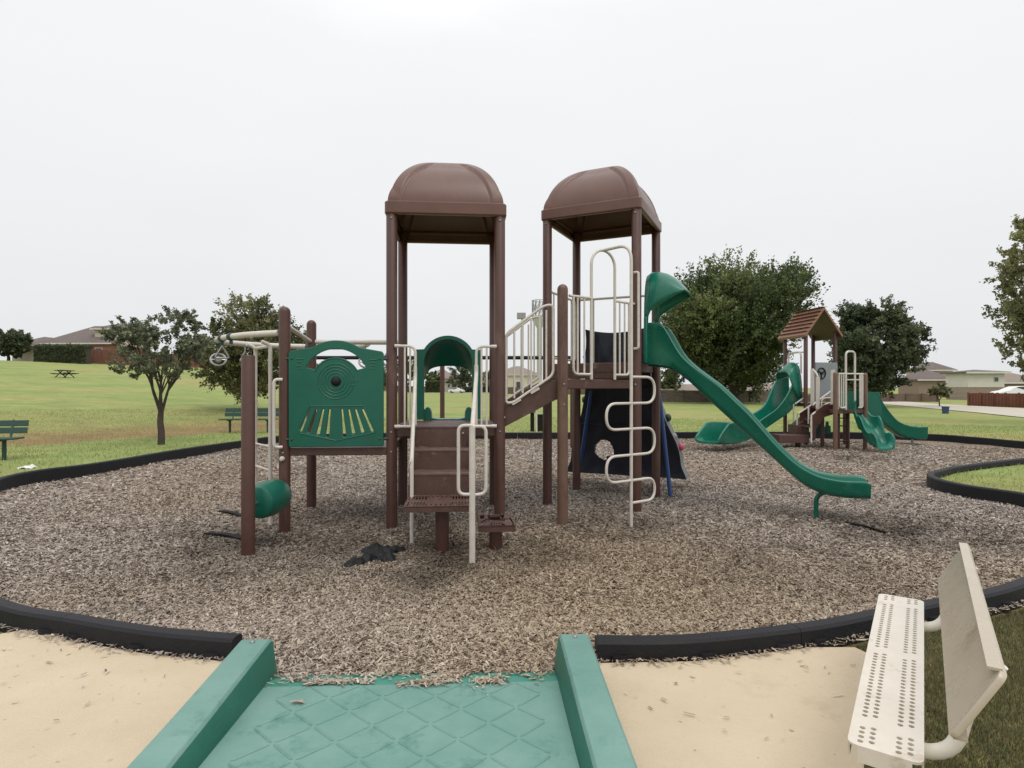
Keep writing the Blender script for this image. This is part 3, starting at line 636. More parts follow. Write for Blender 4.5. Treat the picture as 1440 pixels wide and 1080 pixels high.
m = MB(); m.lathe([(0,-.2),(.066,-.2),(.066,.243),(0,.243)], c2-v1*.03, seg=20); m.build('pedestal', M['brown'], ps)
# handrails of the front stair
rp0 = V((664-720)/F*5.5, 5.5, 0); top = F1(K-.275, -.085, 1.74)
m = MB(); m.tube([rp0+V(0,0,-.1), rp0+V(0,0,1.235)], .0295, 14); m.tube(fillet([rp0+V(0,0,1.15), rp0+V(.002,.06,1.262), top, top+V(0,0,.12)], .06), .0235, 12); m.build('handrail', M['white'], ps)
m = MB(); m.tube(fillet([rp0+V(-.0,-.005,1.245), rp0+V(-.128,-.005,1.245), rp0+V(-.128,-.005,.60), rp0+V(0,-.005,.60)], .11), .0165, 10)
m.tube(fillet([rp0+V(.0,.015,1.235), rp0+V(.128,.03,1.235), rp0+V(.128,.03,.60), rp0+V(0,.015,.59)], .11), .0165, 10); m.build('hand_loop', M['white'], ps)
lp0 = V((579-720)/F*6.08, 6.08, 0); top = F1(.275, -.085, 1.74)
m = MB(); m.tube(fillet([lp0+V(0,0,-.1), lp0+V(0,0,.84), top-V(.0,.0,.03), top+V(0,0,.1)], .09), .0205, 12)
m.tube(fillet([lp0+V(-.012,.02,.80), top+V(-.018,0,-.25), top+V(0,0,-.02)], .05), .017, 10); m.build('handrail', M['white'], ps)
m = MB(); q = lp0+V(-.01,0,.8); m.beam(q, F1(.262,-.09,1.10)+V(0,0,.3), .006, .10); m.build('handrail_plate', M['white'], ps)
# green arch panel with hooded slide at the back of the arch tower
f = 103.0; PB = F1(.617, K-.06); zc = 1.93; RA = .345
po = [(-.44,D1+.02),(-.33,D1+.02)]+[(-.33, zc)]+[(x, zc+y) for x, y in circ(0,0,.33,19,180,0)]+[(.33,D1+.02),(.44,D1+.02),(.44,2.11),(.335,2.115)]+[(x, zc+y) for x, y in circ(0,0,.372,15,30,150)]+[(-.335,2.115),(-.44,2.11)]
plate('arch_panel', po, [], .04, PB, u1, V(0,0,1), M['green'], ps, bevel=.006)
def visor(o, ax, ay, sec, mat, th=.02, par=None, name='slide_hood'):     # sec: (distance, half width, low z, top z)
    m = MB(); rings = []
    for t, hw, zl, zt in sec: rings.append([o+ax*t+ay*(hw*math.copysign(abs(math.cos(q*math.pi/20))**.8, math.cos(q*math.pi/20)))+V(0,0,zl+(zt-zl)*math.sin(q*math.pi/20)**.85) for q in range(21)])
    m.loft(rings, False, False, False); ob = m.build(name, mat, par or ps, sharp=70); s = ob.modifiers.new('shell', 'SOLIDIFY'); s.thickness = th; s.offset = 0; return ob
visor(PB, v1, u1, [(.0,.345,zc-.02,2.28),(.12,.345,1.84,2.27),(.25,.345,1.80,2.22),(.4,.345,1.79,2.12),(.52,.33,1.80,2.0),(.58,.31,1.81,1.92)], M['green'])
def trough(name, path, hw, hs, mat, par, thick=.035, close=True):
    m = MB(); n = len(path); rings = []
    for i, p in enumerate(path):
        t = path[min(i+1, n-1)]-path[max(i-1, 0)]; t.z = 0; t.normalize(); s = V(t.y, -t.x, 0); h = hs[i]; k = thick
        w_ = hw[i] if isinstance(hw, (list, tuple)) else hw
        half = [(w_*.62,0),(w_*.88,.03),(w_-.005,h*.35),(w_,h-.045),(w_+.012,h-.022),(w_+.008,h-.004),(w_-.008,h+.003),(w_-.03,h-.006),(w_-.04,h-.035),(w_-.05,h*.40+.03),(w_-.10,.062),(w_*.45,.046)]
        rings.append([p+s*x+V(0,0,z) for x, z in half]+[p-s*x+V(0,0,z) for x, z in half[::-1]])
    m.loft(rings, True); return m.build(name, mat, par, sharp=50)
pth = crom([F1(.617, K+.02, 1.12), F1(.617, K+.25, 1.10), F1(.617, K+.7, .80), F1(.617, K+1.3, .42), F1(.617, K+1.7, .30), F1(.617, K+2.0, .29)], 6)
hs = [.18]*9+[.15]*(len(pth)-9)
sr = trough('slide', pth, .33, hs, M['slide'], ps)
for s in (-1, 1): m = MB(); m.loft([[F1(.617+s*.28+x, K-.05, D1+z) for x, z in [(-.06*w_,0),(-.052*w_,.12),(-.03*w_,.17),(0,.185),(.03*w_,.17),(.052*w_,.12),(.06*w_,0)]] if k == 0 else [F1(.617+s*.28+x, K+.10, D1+z) for x, z in [(-.06,0),(-.052,.12),(-.03,.17),(0,.185),(.03,.17),(.052,.12),(.06,0)]] for k, w_ in ((0, .9), (1, 1))], True); m.build('side_fin', M['green'], sr)
# stair from the arch tower up to the landing
sa = lambda t, e: F1(K+.0, .06+e*1.10).lerp(S3.lerp(FL, .05+e*.9)+V(-.02,0,0), t)
for e in (0, 1):
    a_ = sa(0, e); b_ = sa(1, e); dv = b_-a_; L_ = dv.length; dv.normalize(); nn = V(-dv.y, dv.x, 0)
    m = MB(); m.prism([(.05,D1-.02),(.05,D1+.22),(L_-.09,D3-.02),(L_-.0,D3-.0),(L_-.0,D3-.23),(L_-.06,D3-.25)], a_-nn*.01, dv, (0,0,1), nn*.02); m.build('stringer', M['deck'], ps, bevel=.004)
    zt = lambda x: D1+.28+(x/L_)*(D3-D1)*.95; 
    off = nn*(-.03 if e == 0 else .03)
    q = lambda x, z: a_+dv*x+off+V(0,0,z)
    lo = lambda x: 1.40+.37*max(0,(x-.05))/(L_-.1)*1.0; hi = lambda x: 2.245+.36*(x-.05)/(L_-.1)
    x0, x1 = .075, L_-.085
    if e == 0:
        barrier([q(x0,lo(x0)+.5), q(x0,lo(x0)), q(x0+.09,lo(x0)+.01), q(x1,lo(x1)), q(x1,hi(x1)), q(x1-.12,hi(x1)-.02), q(x0,hi(x0)-.03), q(x0,lo(x0)+.5)], [(q(x,lo(x)), q(x,hi(x)-.02)) for x in (x0+.10, x0+.20, x0+.30, x0+.40, x0+.48)], name='stair_rail', rad=.07)
        for x in (.2, .42): m = MB(); m.beam(q(x-.05,lo(x-.05)-.055), q(x+.05, lo(x+.05)-.055), .02, .03); m.build('rail_bracket', M['white'], ps)
    else:
        barrier([q(x0,lo(x0)+.5), q(x0,lo(x0)), q(x0+.09,lo(x0)+.01), q(x1,lo(x1)), q(x1,hi(x1)), q(x1-.12,hi(x1)-.02), q(x0,hi(x0)-.03), q(x0,lo(x0)+.5)], [(q(x,lo(x)), q(x,hi(x)-.02)) for x in (x0+.10, x0+.20, x0+.30, x0+.40, x0+.48)], name='stair_rail', rad=.07)
for k in (1, 2):
    t = k/3; z = D1+(D3-D1)*t; a_ = sa(t-.17, .02); b_ = sa(t-.17, .98); m = MB(); e_ = (b_-a_).normalized(); cc = (a_+b_)/2+V(.12,0,z-.014); m.box(cc, ((b_-a_).length-.02, .26, .028), (e_, V(e_.y,-e_.x,0), V(0,0,1))); m.build('tread', M['tread'], ps, bevel=.005)
# landing barrier with arched opening, loop climber
E0, E1 = S3, FR; ee = (E1-E0).normalized(); LE = (E1-E0).length; en = V(ee.y, -ee.x, 0)
q = lambda t, z, k=.0: E0+ee*(LE*t)+en*(.02+k)+V(0,0,z)
zb, zt = D3+.06, 2.69
tA0, tA1, tm = .352, .67, .511
barrier([q(tA0,zt), q(.07,zt), q(.07,zt-.03)][:2][::-1]+[], [(q(t,zb), q(t,zt)) for t in (.175,.26)], rad=.02)
barrier([q(.12,zt), q(.12,zb), q(tA0,zb)], [], rad=.08, r=.0165)
barrier([q(tA1,zb), q(.875,zb), q(.875,zt-.01)], [(q(t,zb), q(t,zt)) for t in (.74,.81)], rad=.07)
barrier([q(tA1,zt), q(.95,zt-.01)], [], rad=.02)
m = MB(); ra = (tA1-tA0)*LE/2
arch = [q(tA0,D3)]+[q(tm,3.30-ra)+ee*(ra*math.cos(R(a_)))+V(0,0,ra*math.sin(R(a_))) for a_ in range(180, -1, -12)]+[q(tA1,D3)]
m.tube(arch, .0185, 10); m.build('entry_arch', M['white'], ps)
pole = q(tm, 0)+en*.47
m = MB(); m.tube(fillet([q(tm,3.30), pole+V(0,0,3.285), pole+V(0,0,-.1)], .2), .0195, 12)
lv = [1.725,1.415,1.115,.81,.51,.245]
for k in range(5):
    s = 1 if k % 2 == 0 else -1; a_, b_ = lv[k], lv[k+1]
    m.tube(fillet([pole+V(0,0,a_), pole+ee*s*.40+V(0,0,a_), pole+ee*s*.40+V(0,0,b_), pole+V(0,0,b_)], .155, 8), .0165, 10)
m.build('loop_climber', M['white'], ps)
m = MB(); g0 = FR+V(-.0,-.08,0); m.tube(fillet([g0+V(-.05,0,3.08), g0+V(.0,-.04,3.08), g0+V(.0,-.04,2.10), g0+V(-.05,0,2.10)], .06), .0165, 10); m.build('grab_bar', M['white'], ps)
# back and stair-side barriers of the tall tower
qb = lambda t, z: BL.lerp(BR, t)+V(0,0,z)
barrier([qb(.03,2.98), qb(.95,2.98)], [], rad=.02, mat='clean', r=.018)
barrier([qb(.22,1.95), qb(.22,2.98)], [], rad=.02, mat='clean', r=.018)
ql = lambda t, z: FL.lerp(BL, t)+V(0,0,z)
barrier([ql(.05,2.95), ql(.95,2.95), ql(.95,2.02), ql(.05,2.02), ql(.05,2.95)], [(ql(t,2.02), ql(t,2.95)) for t in (.2,.35,.5,.65,.8)], mat='clean')
# green slide from the tall tower
M2 = (FR+BR)/2; hw = .275
Pn = M2-v2*hw
def solve(px, py):
    k = (px-720)/F; t = (k*Pn.y-Pn.x)/(u2.x-k*u2.y); d_ = Pn.y+u2.y*t; return t, HC-(py-HY)/F*d_
lowp = [solve(*p) for p in ((906,514),(942,518),(962,531),(983,551),(1022,587),(1073,633),(1110,667),(1131,685),(1150,694),(1165,699),(1195,703),(1225,704))]
upp = [solve(*p) for p in ((931,453),(943,476),(956,499),(975,516),(1011,542),(1055,584),(1092,627),(1122,655),(1140,665),(1153,671),(1183,677),(1222,678))]
ip = lambda L_, t: float(np.interp(t, [p[0] for p in L_], [p[1] for p in L_]))
T = [.06+(lowp[-1][0]-.06)*k/46 for k in range(47)]
sm = lambda L_, t: (ip(L_, t-.05)+ip(L_, t)+ip(L_, t+.05))/3
low = [sm(lowp, t) for t in T]; upz = [sm(upp, t) for t in T]
def inward(t): return upz[T.index(t)]
path = [M2+u2*t+V(0,0,z) for t, z in zip(T, low)]; hs = [max(.1, a_-b_) for a_, b_ in zip(upz, low)]; hs[-1] -= .02
sd = trough('slide', path, hw, hs, M['slide'], ps)
for s in (-1, 1): 
    m = MB(); m.box(M2+u2*.055+v2*s*.31+V(0,0,2.24), (.045, .10, .62), (u2, v2, V(0,0,1))); m.build('entry_flange', M['slide'], sd, bevel=.015)
zl = 2.49
visor(M2, u2, v2, [(.035,.33,zl-.02,3.15),(.085,.335,zl-.02,3.185),(.09,.335,2.56,3.185),(.12,.335,2.625,3.187),(.20,.335,2.685,3.18),(.30,.33,2.745,3.145),(.40,.322,2.80,3.08),(.48,.31,2.84,3.0),(.54,.295,2.868,2.925),(.56,.285,2.875,2.892)], M['slide'], par=sd)
lg0 = M2+u2*2.10; m = MB(); zb_ = ip(lowp, 2.10)
m.tube(fillet([V(lg0.x,lg0.y,-.2), V(lg0.x,lg0.y,zb_-.07), lg0+u2*.16+V(0,0,zb_-.0)], .09), .028, 12); m.build('support_leg', M['slide'], sd)
# moulded rock wall behind the tall tower
TL, TR = BL.lerp(BR, .04), BL.lerp(BR, .96); cT = (TL+TR)/2; SC = 1.8; nw, nh = 100, 126; m = MB()
def rock(i, j, th):
    s = -1+2*i/nw; w_ = j/nh
    z = 2.52-.07*(1-s*s)-(2.52-.14-.07*(1-s*s))*w_
    outw = .06+.10*ss(w_, .25, .5)+.62*ss(w_, .22, 1.0)
    half = .50+.03*w_+.43*ss(w_, .26, 1.0)+.025*noise.noise(V(w_*6, s*.2, 4)) + .05*ss(w_, .9, 1)
    p = cT+u2*(half*s-.06*ss(w_, .3, 1))+v2*(outw+.05*noise.noise(V(s*2.2, w_*4, 1))+.02*noise.noise(V(s*6, w_*9, 2)))+V(0,0,z)
    return p+v2*th
for th in (0, 1):
    for i in range(nw+1):
        for j in range(nh+1): m.v.append(tuple(rock(i, j, (.05+.09*abs(noise.noise(V(i*.06, j*.06, 8)))+.24*ss(i/nw, .80, 1)*ss(j/nh, .3, .6)) if th else 0)))
N_ = (nw+1)*(nh+1); ix = lambda i, j, th: th*N_+i*(nh+1)+j
hole_ = lambda i, j: ((i/SC-17)/5.4)**2+((j/SC-57)/5.2)**2+.5*noise.noise(V(i*.07, j*.07, 3)) < 1 and not (i/SC > 18.5 and j/SC > 60.5+.1*i/SC-2)
for i in range(nw):
    for j in range(nh):
        if hole_(i, j): continue
        m.f.append((ix(i,j,0), ix(i,j+1,0), ix(i+1,j+1,0), ix(i+1,j,0))); m.m.append(0)
        m.f.append((ix(i,j,1), ix(i+1,j,1), ix(i+1,j+1,1), ix(i,j+1,1))); m.m.append(1)
        for (di, dj, e0, e1) in ((-1,0,(0,0),(0,1)),(1,0,(1,1),(1,0)),(0,-1,(1,0),(0,0)),(0,1,(0,1),(1,1))):
            a_, b_ = i+di, j+dj
            if a_ < 0 or a_ >= nw or b_ < 0 or b_ >= nh or hole_(a_, b_):
                p, q_ = (i+e0[0], j+e0[1]), (i+e1[0], j+e1[1]); m.f.append((ix(*p,0), ix(*q_,0), ix(*q_,1), ix(*p,1))); m.m.append(1 if a_ >= nw else 0)
rw = m.build('rock_wall', [M['rockback'], M['rockfront']], ps, sharp=60)
m = MB()
for j in (48, 80): m.tube([rock(i, j, -.012) for i in range(nw+1)], .012, 6)
m.build('seam_rib', M['rockback'], rw)
for s, a_, b_ in ((0, at(833,538,9.4), at(818,640,9.75)), (1, at(928,560,8.9), at(943,700,8.75))):
    m = MB(); q0 = rock(0 if not s else nw, 22, -.02); m.tube(fillet([q0, a_, b_, b_+(b_-a_)*.12], .1), .03, 10); m.build('side_brace', M['blue'], rw)
for (i, j, mt) in ((56,24,'dgreen'),(56,41,'dgreen'),(54,50,'greypanel'),(0,33,'dgreen'),(56,55,'red'),(28,17,'red'),(36,29,'bluebin'),(19,37,'dgreen'),(43,45,'red')):
    p = rock(min(i*SC, nw), j*SC, .14)+(u2*.03 if i > 50 else -u2*.03 if i < 2 else V(0,0,0)); m = MB(); rr = .052
    rings = []
    for a_ in range(7):
        ph = -math.pi/2+math.pi*a_/6; rings.append([p+u2*(rr*max(.05, math.cos(ph))*math.cos(q_*math.pi/5)*(1+.25*noise.noise(V(q_, a_, i))))+V(0,0,rr*1.25*max(.05, math.cos(ph))*math.sin(q_*math.pi/5))+v2*(rr*math.sin(ph)) for q_ in range(10)])
    m.loft(rings, True); m.build('climbing_hold', M[mt], rw)
# ------------------------------------------------------------------ small play structure with a gabled roof
p2 = empty('play_structure', (8.8, 16.3, 0), 'smaller play structure with a gabled brown roof and three green slides', 'play structure')
Fp = V(8.30, 16.6, 0); uu = V(.97, .25, 0).normalized(); vv = V(-.12, .99, 0).normalized(); S_ = 1.0
G = lambda a, b_, z=0: Fp+uu*a*S_+vv*b_*S_+V(0, 0, z)
for a, b_ in ((0,0),(1,0),(0,1),(1,1)): post(G(a, b_), 3.2, 'brown', r=.055, par=p2)
def slab(name, c, size, mat, ax=(uu, vv, V(0,0,1)), bevel=.006): m = MB(); m.box(c, size, ax); return m.build(name, M[mat], p2, bevel=bevel)
m = MB(); gr = [(-.66,3.05),(-.63,3.03),(.5,3.79),(1.63,3.03),(1.66,3.05),(.5,3.86)]
for side in (-1, 1):
    poly = [(.5,3.80),(.5,3.88),(.5+side*.64,3.09),(.5+side*.615,3.03)]
    m = MB(); m.prism(poly, G(0,-.17), uu, (0,0,1), vv*1.36, 0); m.prism([(x_, z_-.02) for x_, z_ in (poly[0], (.5,3.81), (.5+side*.60,3.065), poly[3])], G(0,-.16), uu, (0,0,1), vv*1.34, 1)  # second prism: added dark liner, underside shade put into its colour
    for k in range(7):
        t = k/7; m.beam(G(.5+side*(.03+t*.62), -.18, 3.879-t*.80+.0), G(.5+side*(.03+t*.62), 1.20, 3.879-t*.80), .118, .005)
    m.build('gable_roof', [M['glosstan'], M['brown']], p2)
deck2z = 1.16
slab('deck', G(.5,.5,deck2z-.05), (1.0,1.0,.1), 'deck')
# lower landing toward the wave slide
Lp = [V(8.26,15.0,0), V(9.2,15.3,0), V(9.33,16.35,0), V(8.35,16.2,0)]
for q_, zt_ in ((Lp[0], 2.0), (Lp[1], 1.98)): post(q_, zt_, 'fade', True, r=.055, par=p2)
post(V(9.0,15.75,0), .98, 'brown', r=.05, par=p2); post(V(8.62,15.55,0), .98, 'brown', r=.05, par=p2); post(V(8.4,15.9,0), 1.0, 'brown', r=.05, par=p2)
m = MB(); m.prism([(p.x, p.y) for p in Lp], (0,0,.93), (1,0,0), (0,1,0), (0,0,.10)); m.build('deck', M['deck'], p2, bevel=.006)
def rail2(pts, r=.02, rad=.08, bal=(), rb=.014, name='barrier', mat='clean'):
    m = MB(); m.tube(fillet(pts, rad), r, 8)
    for a_, b_ in bal: m.tube([a_, b_], rb, 6)
    return m.build(name, M[mat], p2)
# panel beside the wave slide with vertical bars, and the arch over its entry
e0, e1 = Lp[0]+V(.06,-.02,0), Lp[1]+V(-.06,-.02,0); el = lambda t, z: e0.lerp(e1, t)+V(0,0,z)
rail2([el(.04,1.95), el(.04,1.08), el(.30,1.08), el(.30,1.95)], bal=[(el(.13,1.08), el(.13,1.95)), (el(.21,1.08), el(.21,1.95))])
rail2([el(.80,1.08), el(.97,1.08), el(.97,1.95), el(.80,1.95)], bal=[(el(.86,1.08), el(.86,1.95)), (el(.92,1.08), el(.92,1.95))], rb=.02)
rail2([el(.0,1.955), el(1,1.955)]); rail2([el(.30,1.80), el(.86,1.80)], r=.014)
rail2([el(.30,1.03), el(.30,2.53), el(.66,2.53), el(.66,1.03)], r=.026, rad=.12, name='entry_arch', mat='white')
# steering wheel panel
sp_ = plate('wheel_panel', [(0,0),(.72,0),(.72,.95),(.0,.95)], [], .03, G(.18,-.2,1.35), uu, V(0,0,1), M['greypanel'], p2, bevel=.006)
m = MB(); wc = G(.36,-.235,2.0); m.tube([wc+uu*.13*math.cos(k*.3491)+V(0,0,.15*math.sin(k*.3491)) for k in range(18)], .016, 8, closed=True)
for k in range(3): m.tube([wc, wc+uu*.13*math.cos(k*2.094+.5)+V(0,0,.15*math.sin(k*2.094+.5))], .012, 6)
m.lathe([(0,-.02),(.04,-.02),(.04,.03),(0,.035)], wc, -vv, 12); m.build('steering_wheel', M['black'], sp_)
# upright pale supports and stair rails
for px, d_, y0, y1 in ((1142.5,16.2,519,600),(1150,15.7,530,575),(1171,15.6,520,576),(1176,15.2,527,575)):
    a_, b_ = at(px, y1, d_), at(px, y0, d_); m = MB(); m.beam(a_, b_, .06, .10) if False else m.tube([a_, b_], .05, 10); m.build('panel_upright', M['clean'], p2)
for pts in ([(1118,568,16.6),(1137,555,16.7)], [(1122,582,16.0),(1146,566,16.2),(1150,566,16.3)], [(1142,583,15.3),(1163,567,15.7),(1171,567,15.8)], [(1143,570,15.9),(1148,565,16.0),(1170,549,16.2)], [(1155,575,15.9),(1156,560,15.9),(1170,559,16.0)],[(1143,519,16.2),(1150,527,16.0),(1152,560,15.9)]):
    rail2([at(*p) for p in pts], r=.022, rad=.1, name='stair_rail', mat='white')
for px, y0, y1, d_ in ((1116,568,608,16.6),(1121,582,606,16.1),(1141,583,622,15.3),(1137,572,596,15.8)):
    m = MB(); m.tube([at(px,y1,d_), at(px,y0,d_)], .022, 8); m.build('rail_post', M['white'], p2)
m = MB(); m.tube(fillet([G(-.05,.15,2.0), G(-.05,.15,2.62), G(-.05,.75,2.62), G(-.05,.75,2.0)], .15), .024, 10); m.tube(fillet([G(.1,.15,2.0), G(.1,.15,2.62), G(.1,.75,2.62)], .15), .02, 10); m.build('entry_arch', M['clean'], p2)
# transfer steps
def boxpx(name, x0, x1, yb, yt, d_, dep, mat='deck'):
    a_ = at(x0, yb, d_); b_ = at(x1, yt, d_); slab(name, (a_+b_)/2+V(0, dep/2, 0), (abs(b_.x-a_.x), dep, abs(b_.z-a_.z)), mat, (V(1,0,0), V(0,1,0), V(0,0,1)))
boxpx('transfer_step', 1096, 1138, 623, 612, 15.5, .55); boxpx('transfer_step', 1120, 1138, 610, 598, 15.9, .5)
m = MB(); a_ = at(1127, 629, 15.6); m.lathe([(.07,0),(.07,.22),(0,.22)], (a_.x, a_.y+.2, -.05), seg=14); m.build('pedestal', M['brown'], p2)
A_ = at(1120, 597, 16.05); B_ = at(1138, 588, 16.05); m = MB(); m.prism([(0,-.05),(.37,-.05),(.37,.2),(.3,.2)], A_, (1,0,0), (0,0,1), (0,.4,0)); m.build('stringer', M['deck'], p2)
A_ = at(1142, 612, 15.35); m = MB(); m.prism([(0,-.1),(.0,.55),(.35,.80),(.62,.80),(.62,.55),(.35,.47),(.12,.2),(.1,-.1)], A_, (1,.12,0), (0,0,1), (0,.02,0)); m.build('stringer', M['brown'], p2)
m = MB(); m.prism([(0,-.1),(.0,.55),(.35,.80),(.62,.80),(.62,.55),(.35,.47),(.12,.2),(.1,-.1)], A_+V(.05,.75,0), (1,.12,0), (0,0,1), (0,.02,0)); m.build('stringer', M['brown'], p2)
for k in range(4):
    m = MB(); c = A_+V(.10+.13*k, .42, .2+.17*k); m.box(c, (.2,.7,.03)); m.build('tread', M['deck'], p2)
m = MB(); a_ = at(1147,610,16.3); m.prism([(0,0),(.42,0),(.42,.22),(.37,.22),(.36,.34),(.30,.34),(.29,.2),(.18,.2),(.16,.29),(.07,.29),(.05,.2),(0,.2)], a_, (1,0,0), (0,0,1), (0,.05,0)); m.build('play_counter', M['green'], p2)
# rung ladder below the landing
m = MB()
for dx in (0, .28): m.tube([V(8.55+dx,15.35+dx*.3,-.1), V(8.55+dx,15.35+dx*.3,.95)], .022, 8)
for z in (.2,.4,.6,.8): m.tube([V(8.55,15.35,z), V(8.83,15.434,z)], .016, 6)
m.build('ladder', M['brown'], p2)
# spiral-flared slide on the near side of the roofed tower
c_ = [G(-.02,.5,1.10), G(-.28,.5,1.02), at(1092,586,16.75), at(1070,601,16.5), at(1050,614,16.2), at(1032,622,15.7), at(1012,624,15.1), at(994,624,14.75)]
pth = crom(c_, 6); n_ = len(pth); hs = [.84-.46*ss(k, 6, 16)+.18*math.sin(max(0,(k-24)/(n_-24))*math.pi) for k in range(n_)]; hs = [max(.12, h if k < n_-5 else h*(1-.13*(k-n_+6))) for k, h in enumerate(hs)]
s2 = trough('slide', pth, [.29+.06*ss(k, 28, n_) for k in range(n_)], hs, M['slide'], p2)
visor(G(0,.5,0), -uu, vv, [(.02,.36,1.28,2.30),(.12,.365,1.30,2.33),(.22,.36,1.40,2.30),(.30,.35,1.54,2.23),(.38,.34,1.76,2.13),(.45,.32,1.96,2.04)], M['slide'], par=s2)
m = MB(); a_ = pth[-9]; m.tube([V(a_.x,a_.y,-.2), V(a_.x,a_.y,a_.z+.02)], .03, 8); m.build('support_leg', M['chrome'], s2)
# wave slide coming toward the viewer and the straight slide behind it
ws = [(1200,580,15.25),(1206,584,15.2),(1216,597,15.05),(1223,607,14.9),(1230,616,14.75),(1238,626,14.6),(1246,632,14.45)]
c_ = [at(*p) for p in ws]; pth = crom(c_, 6); n_ = len(pth)
pth = [p+V(0,0,.045*math.sin(k/n_*math.pi*5.0)*ss(k, 3, 10)) for k, p in enumerate(pth)]
trough('wave_slide', [p-V(0,0,.04) for p in pth], .30, [.34+.04*math.sin(k/n_*math.pi*5)-.10*ss(k, n_-8, n_) for k in range(n_)], M['slide'], p2)
m = MB(); m.prism([(-.33,0),(.33,0),(.33,.5),(-.33,.5)], at(1196,577,15.3), (.97,.25,0), (0,0,1), (0,.03,0)); m.build('entry_panel', M['green'], p2)
c_ = [at(*p) for p in ((1222,585,16.9),(1232,590,16.9),(1250,604,16.85),(1264,613,16.8),(1280,617,16.75),(1297,617,16.7))]; pth = crom(c_, 6); n_ = len(pth)
s3 = trough('slide', pth, .30, [.70-.34*ss(k, 0, 14) for k in range(n_)], M['slide'], p2)
m = MB(); m.prism([(-.06,-.25),(.42,-.25),(.42,.25),(.36,.62),(-.06,.62)], at(1219,582,16.6), (1,0,0), (0,0,1), (0,.05,0)); m.build('entry_panel', M['green'], s3)
m = MB(); a_ = pth[-6]; m.tube([V(a_.x,a_.y,-.2), V(a_.x,a_.y,a_.z+.02)], .03, 8); m.build('support_leg', M['chrome'], s3)
for a_, b_ in ((Lp[1], Lp[2]),):
    post(V(9.35,16.5,0), 1.95, 'brown', True, r=.05, par=p2)
# ------------------------------------------------------------------ swing frame far behind
sw = empty('swing_frame', at(622,618,15.7)*1.0, 'tall brown swing frame of single posts and a top beam at the far edge', 'swing frame'); sw.location.z = 0; WL[sw.name] = Vector(sw.location)
zt = HC+42/F*15.7
for px in (438, 622, 805):
    p = at(px, 600, 15.7); m = MB(); m.lathe([(0,-.3),(.062,-.3),(.062,zt+.02),(0,zt+.03)], (p.x, p.y, 0), seg=16); m.build('post', M['brown'], sw)
m = MB(); a_, b_ = at(436,503,15.7), at(809,503,15.7); m.tube([a_, b_], .05, 12); m.build('top_beam', M['black'], sw)
# ------------------------------------------------------------------ little things
def park_bench(loc, rz, label):
    o = empty('park_bench', (0,0,0), label, 'bench', 'green park benches beside the lawn')
    W_ = 1.8
    m = MB()
    for k in range(3): m.box((0,-.06-.145*k,.45), (W_,.125,.035))
    m.build('seat', M['dgreen'], o, bevel=.006, local=True)
    m = MB()
    for k in range(2): m.box((0,.10+.045*k,.60+.15*k), (W_,.035,.125), (V(1,0,0), V(0,1,-.25).normalized(), V(0,.25,1).normalized()))
    m.build('backrest', M['dgreen'], o, bevel=.006, local=True)
    for s in (-1, 1):
        m = MB(); m.tube([V(s*.62,-.18,-.1), V(s*.62,-.18,.43)], .04, 10); m.tube(fillet([V(s*.62,-.36,.42), V(s*.62,.04,.42), V(s*.62,.16,.82)], .08), .022, 8); m.build('leg', M['dgreen'], o, local=True)
    o.location = loc; o.rotation_euler = (0,0,rz)
a_ = at(-36, 645, 12.3); a_.z = gz(a_.x, a_.y); park_bench(a_, R(14), 'green park bench cut by the frame near the plastic edging')
a_ = at(353, 608, 19.8); a_.z = gz(a_.x, a_.y); park_bench(a_, R(3), 'green park bench on the grass behind the ring ladder')
o = empty('picnic_table', (0,0,0), 'dark picnic table standing alone on the grassy slope', 'picnic table')
m = MB(); m.box((0,0,.74), (1.85,.75,.06)); m.build('table_top', M['rubber'], o, local=True)
for s in (-1, 1): m = MB(); m.box((0,s*.7,.43), (1.85,.26,.06)); m.build('seat', M['rubber'], o, local=True)
for s in (-1, 1):
    m = MB(); m.beam((s*.55,-.6,.0), (s*.55,.25,.72), .07, .07); m.beam((s*.55,.6,.0), (s*.55,-.25,.72), .075, .065); m.beam((s*.55,-.8,.38), (s*.55,.8,.38), .065, .06); m.build('leg', M['rubber'], o, local=True)
a_ = at(91, 532, 46); o.location = (a_.x, a_.y, gz(a_.x, a_.y)+.0); o.rotation_euler = (R(4), R(3), R(-12)); o.scale = (.74,)*3
o = empty('barbecue_grill', (0,0,0), 'round charcoal park grill on a post past the edging', 'grill')
m = MB(); m.tube([V(0,0,-.1), V(0,0,.78)], .07, 10); m.build('post', M['rubber'], o, local=True)
m = MB(); m.lathe([(0,.62),(.14,.66),(.21,.76),(.22,.86),(.0,.87)], (0,0,0), seg=20); m.lathe([(.22,.88),(.2,.97),(.12,1.02),(0,1.03)], (0,.02,0), seg=20); m.build('fire_bowl', M['pole'], o, local=True)
m = MB(); m.tube([V(-.22,-.05,.87), V(-.27,-.1,.75), V(-.12,-.2,.62)], .012, 6); m.build('handle', M['chrome'], o, local=True)
a_ = at(748.5, 607, 20.3); o.location = (a_.x, a_.y, gz(a_.x, a_.y)); 
o = empty('trash_can', (0,0,0), 'black square litter bin beside the charcoal grill', 'litter bin')
m = MB(); m.box((0,0,.27), (.40,.40,.55)); m.build('body', M['rubber'], o, bevel=.02, local=True)
m = MB(); m.box((0,0,.565), (.44,.44,.04)); m.build('lid', M['black'], o, bevel=.012, local=True)
a_ = at(763, 606, 20.4); o.location = (a_.x, a_.y, gz(a_.x, a_.y))
o = empty('marker_post', at(754.5, 606, 20.0), 'thin pale marker post between the grill and the litter bin', 'post'); o.location.z = gz(o.location.x, o.location.y); WL[o.name] = Vector(o.location)
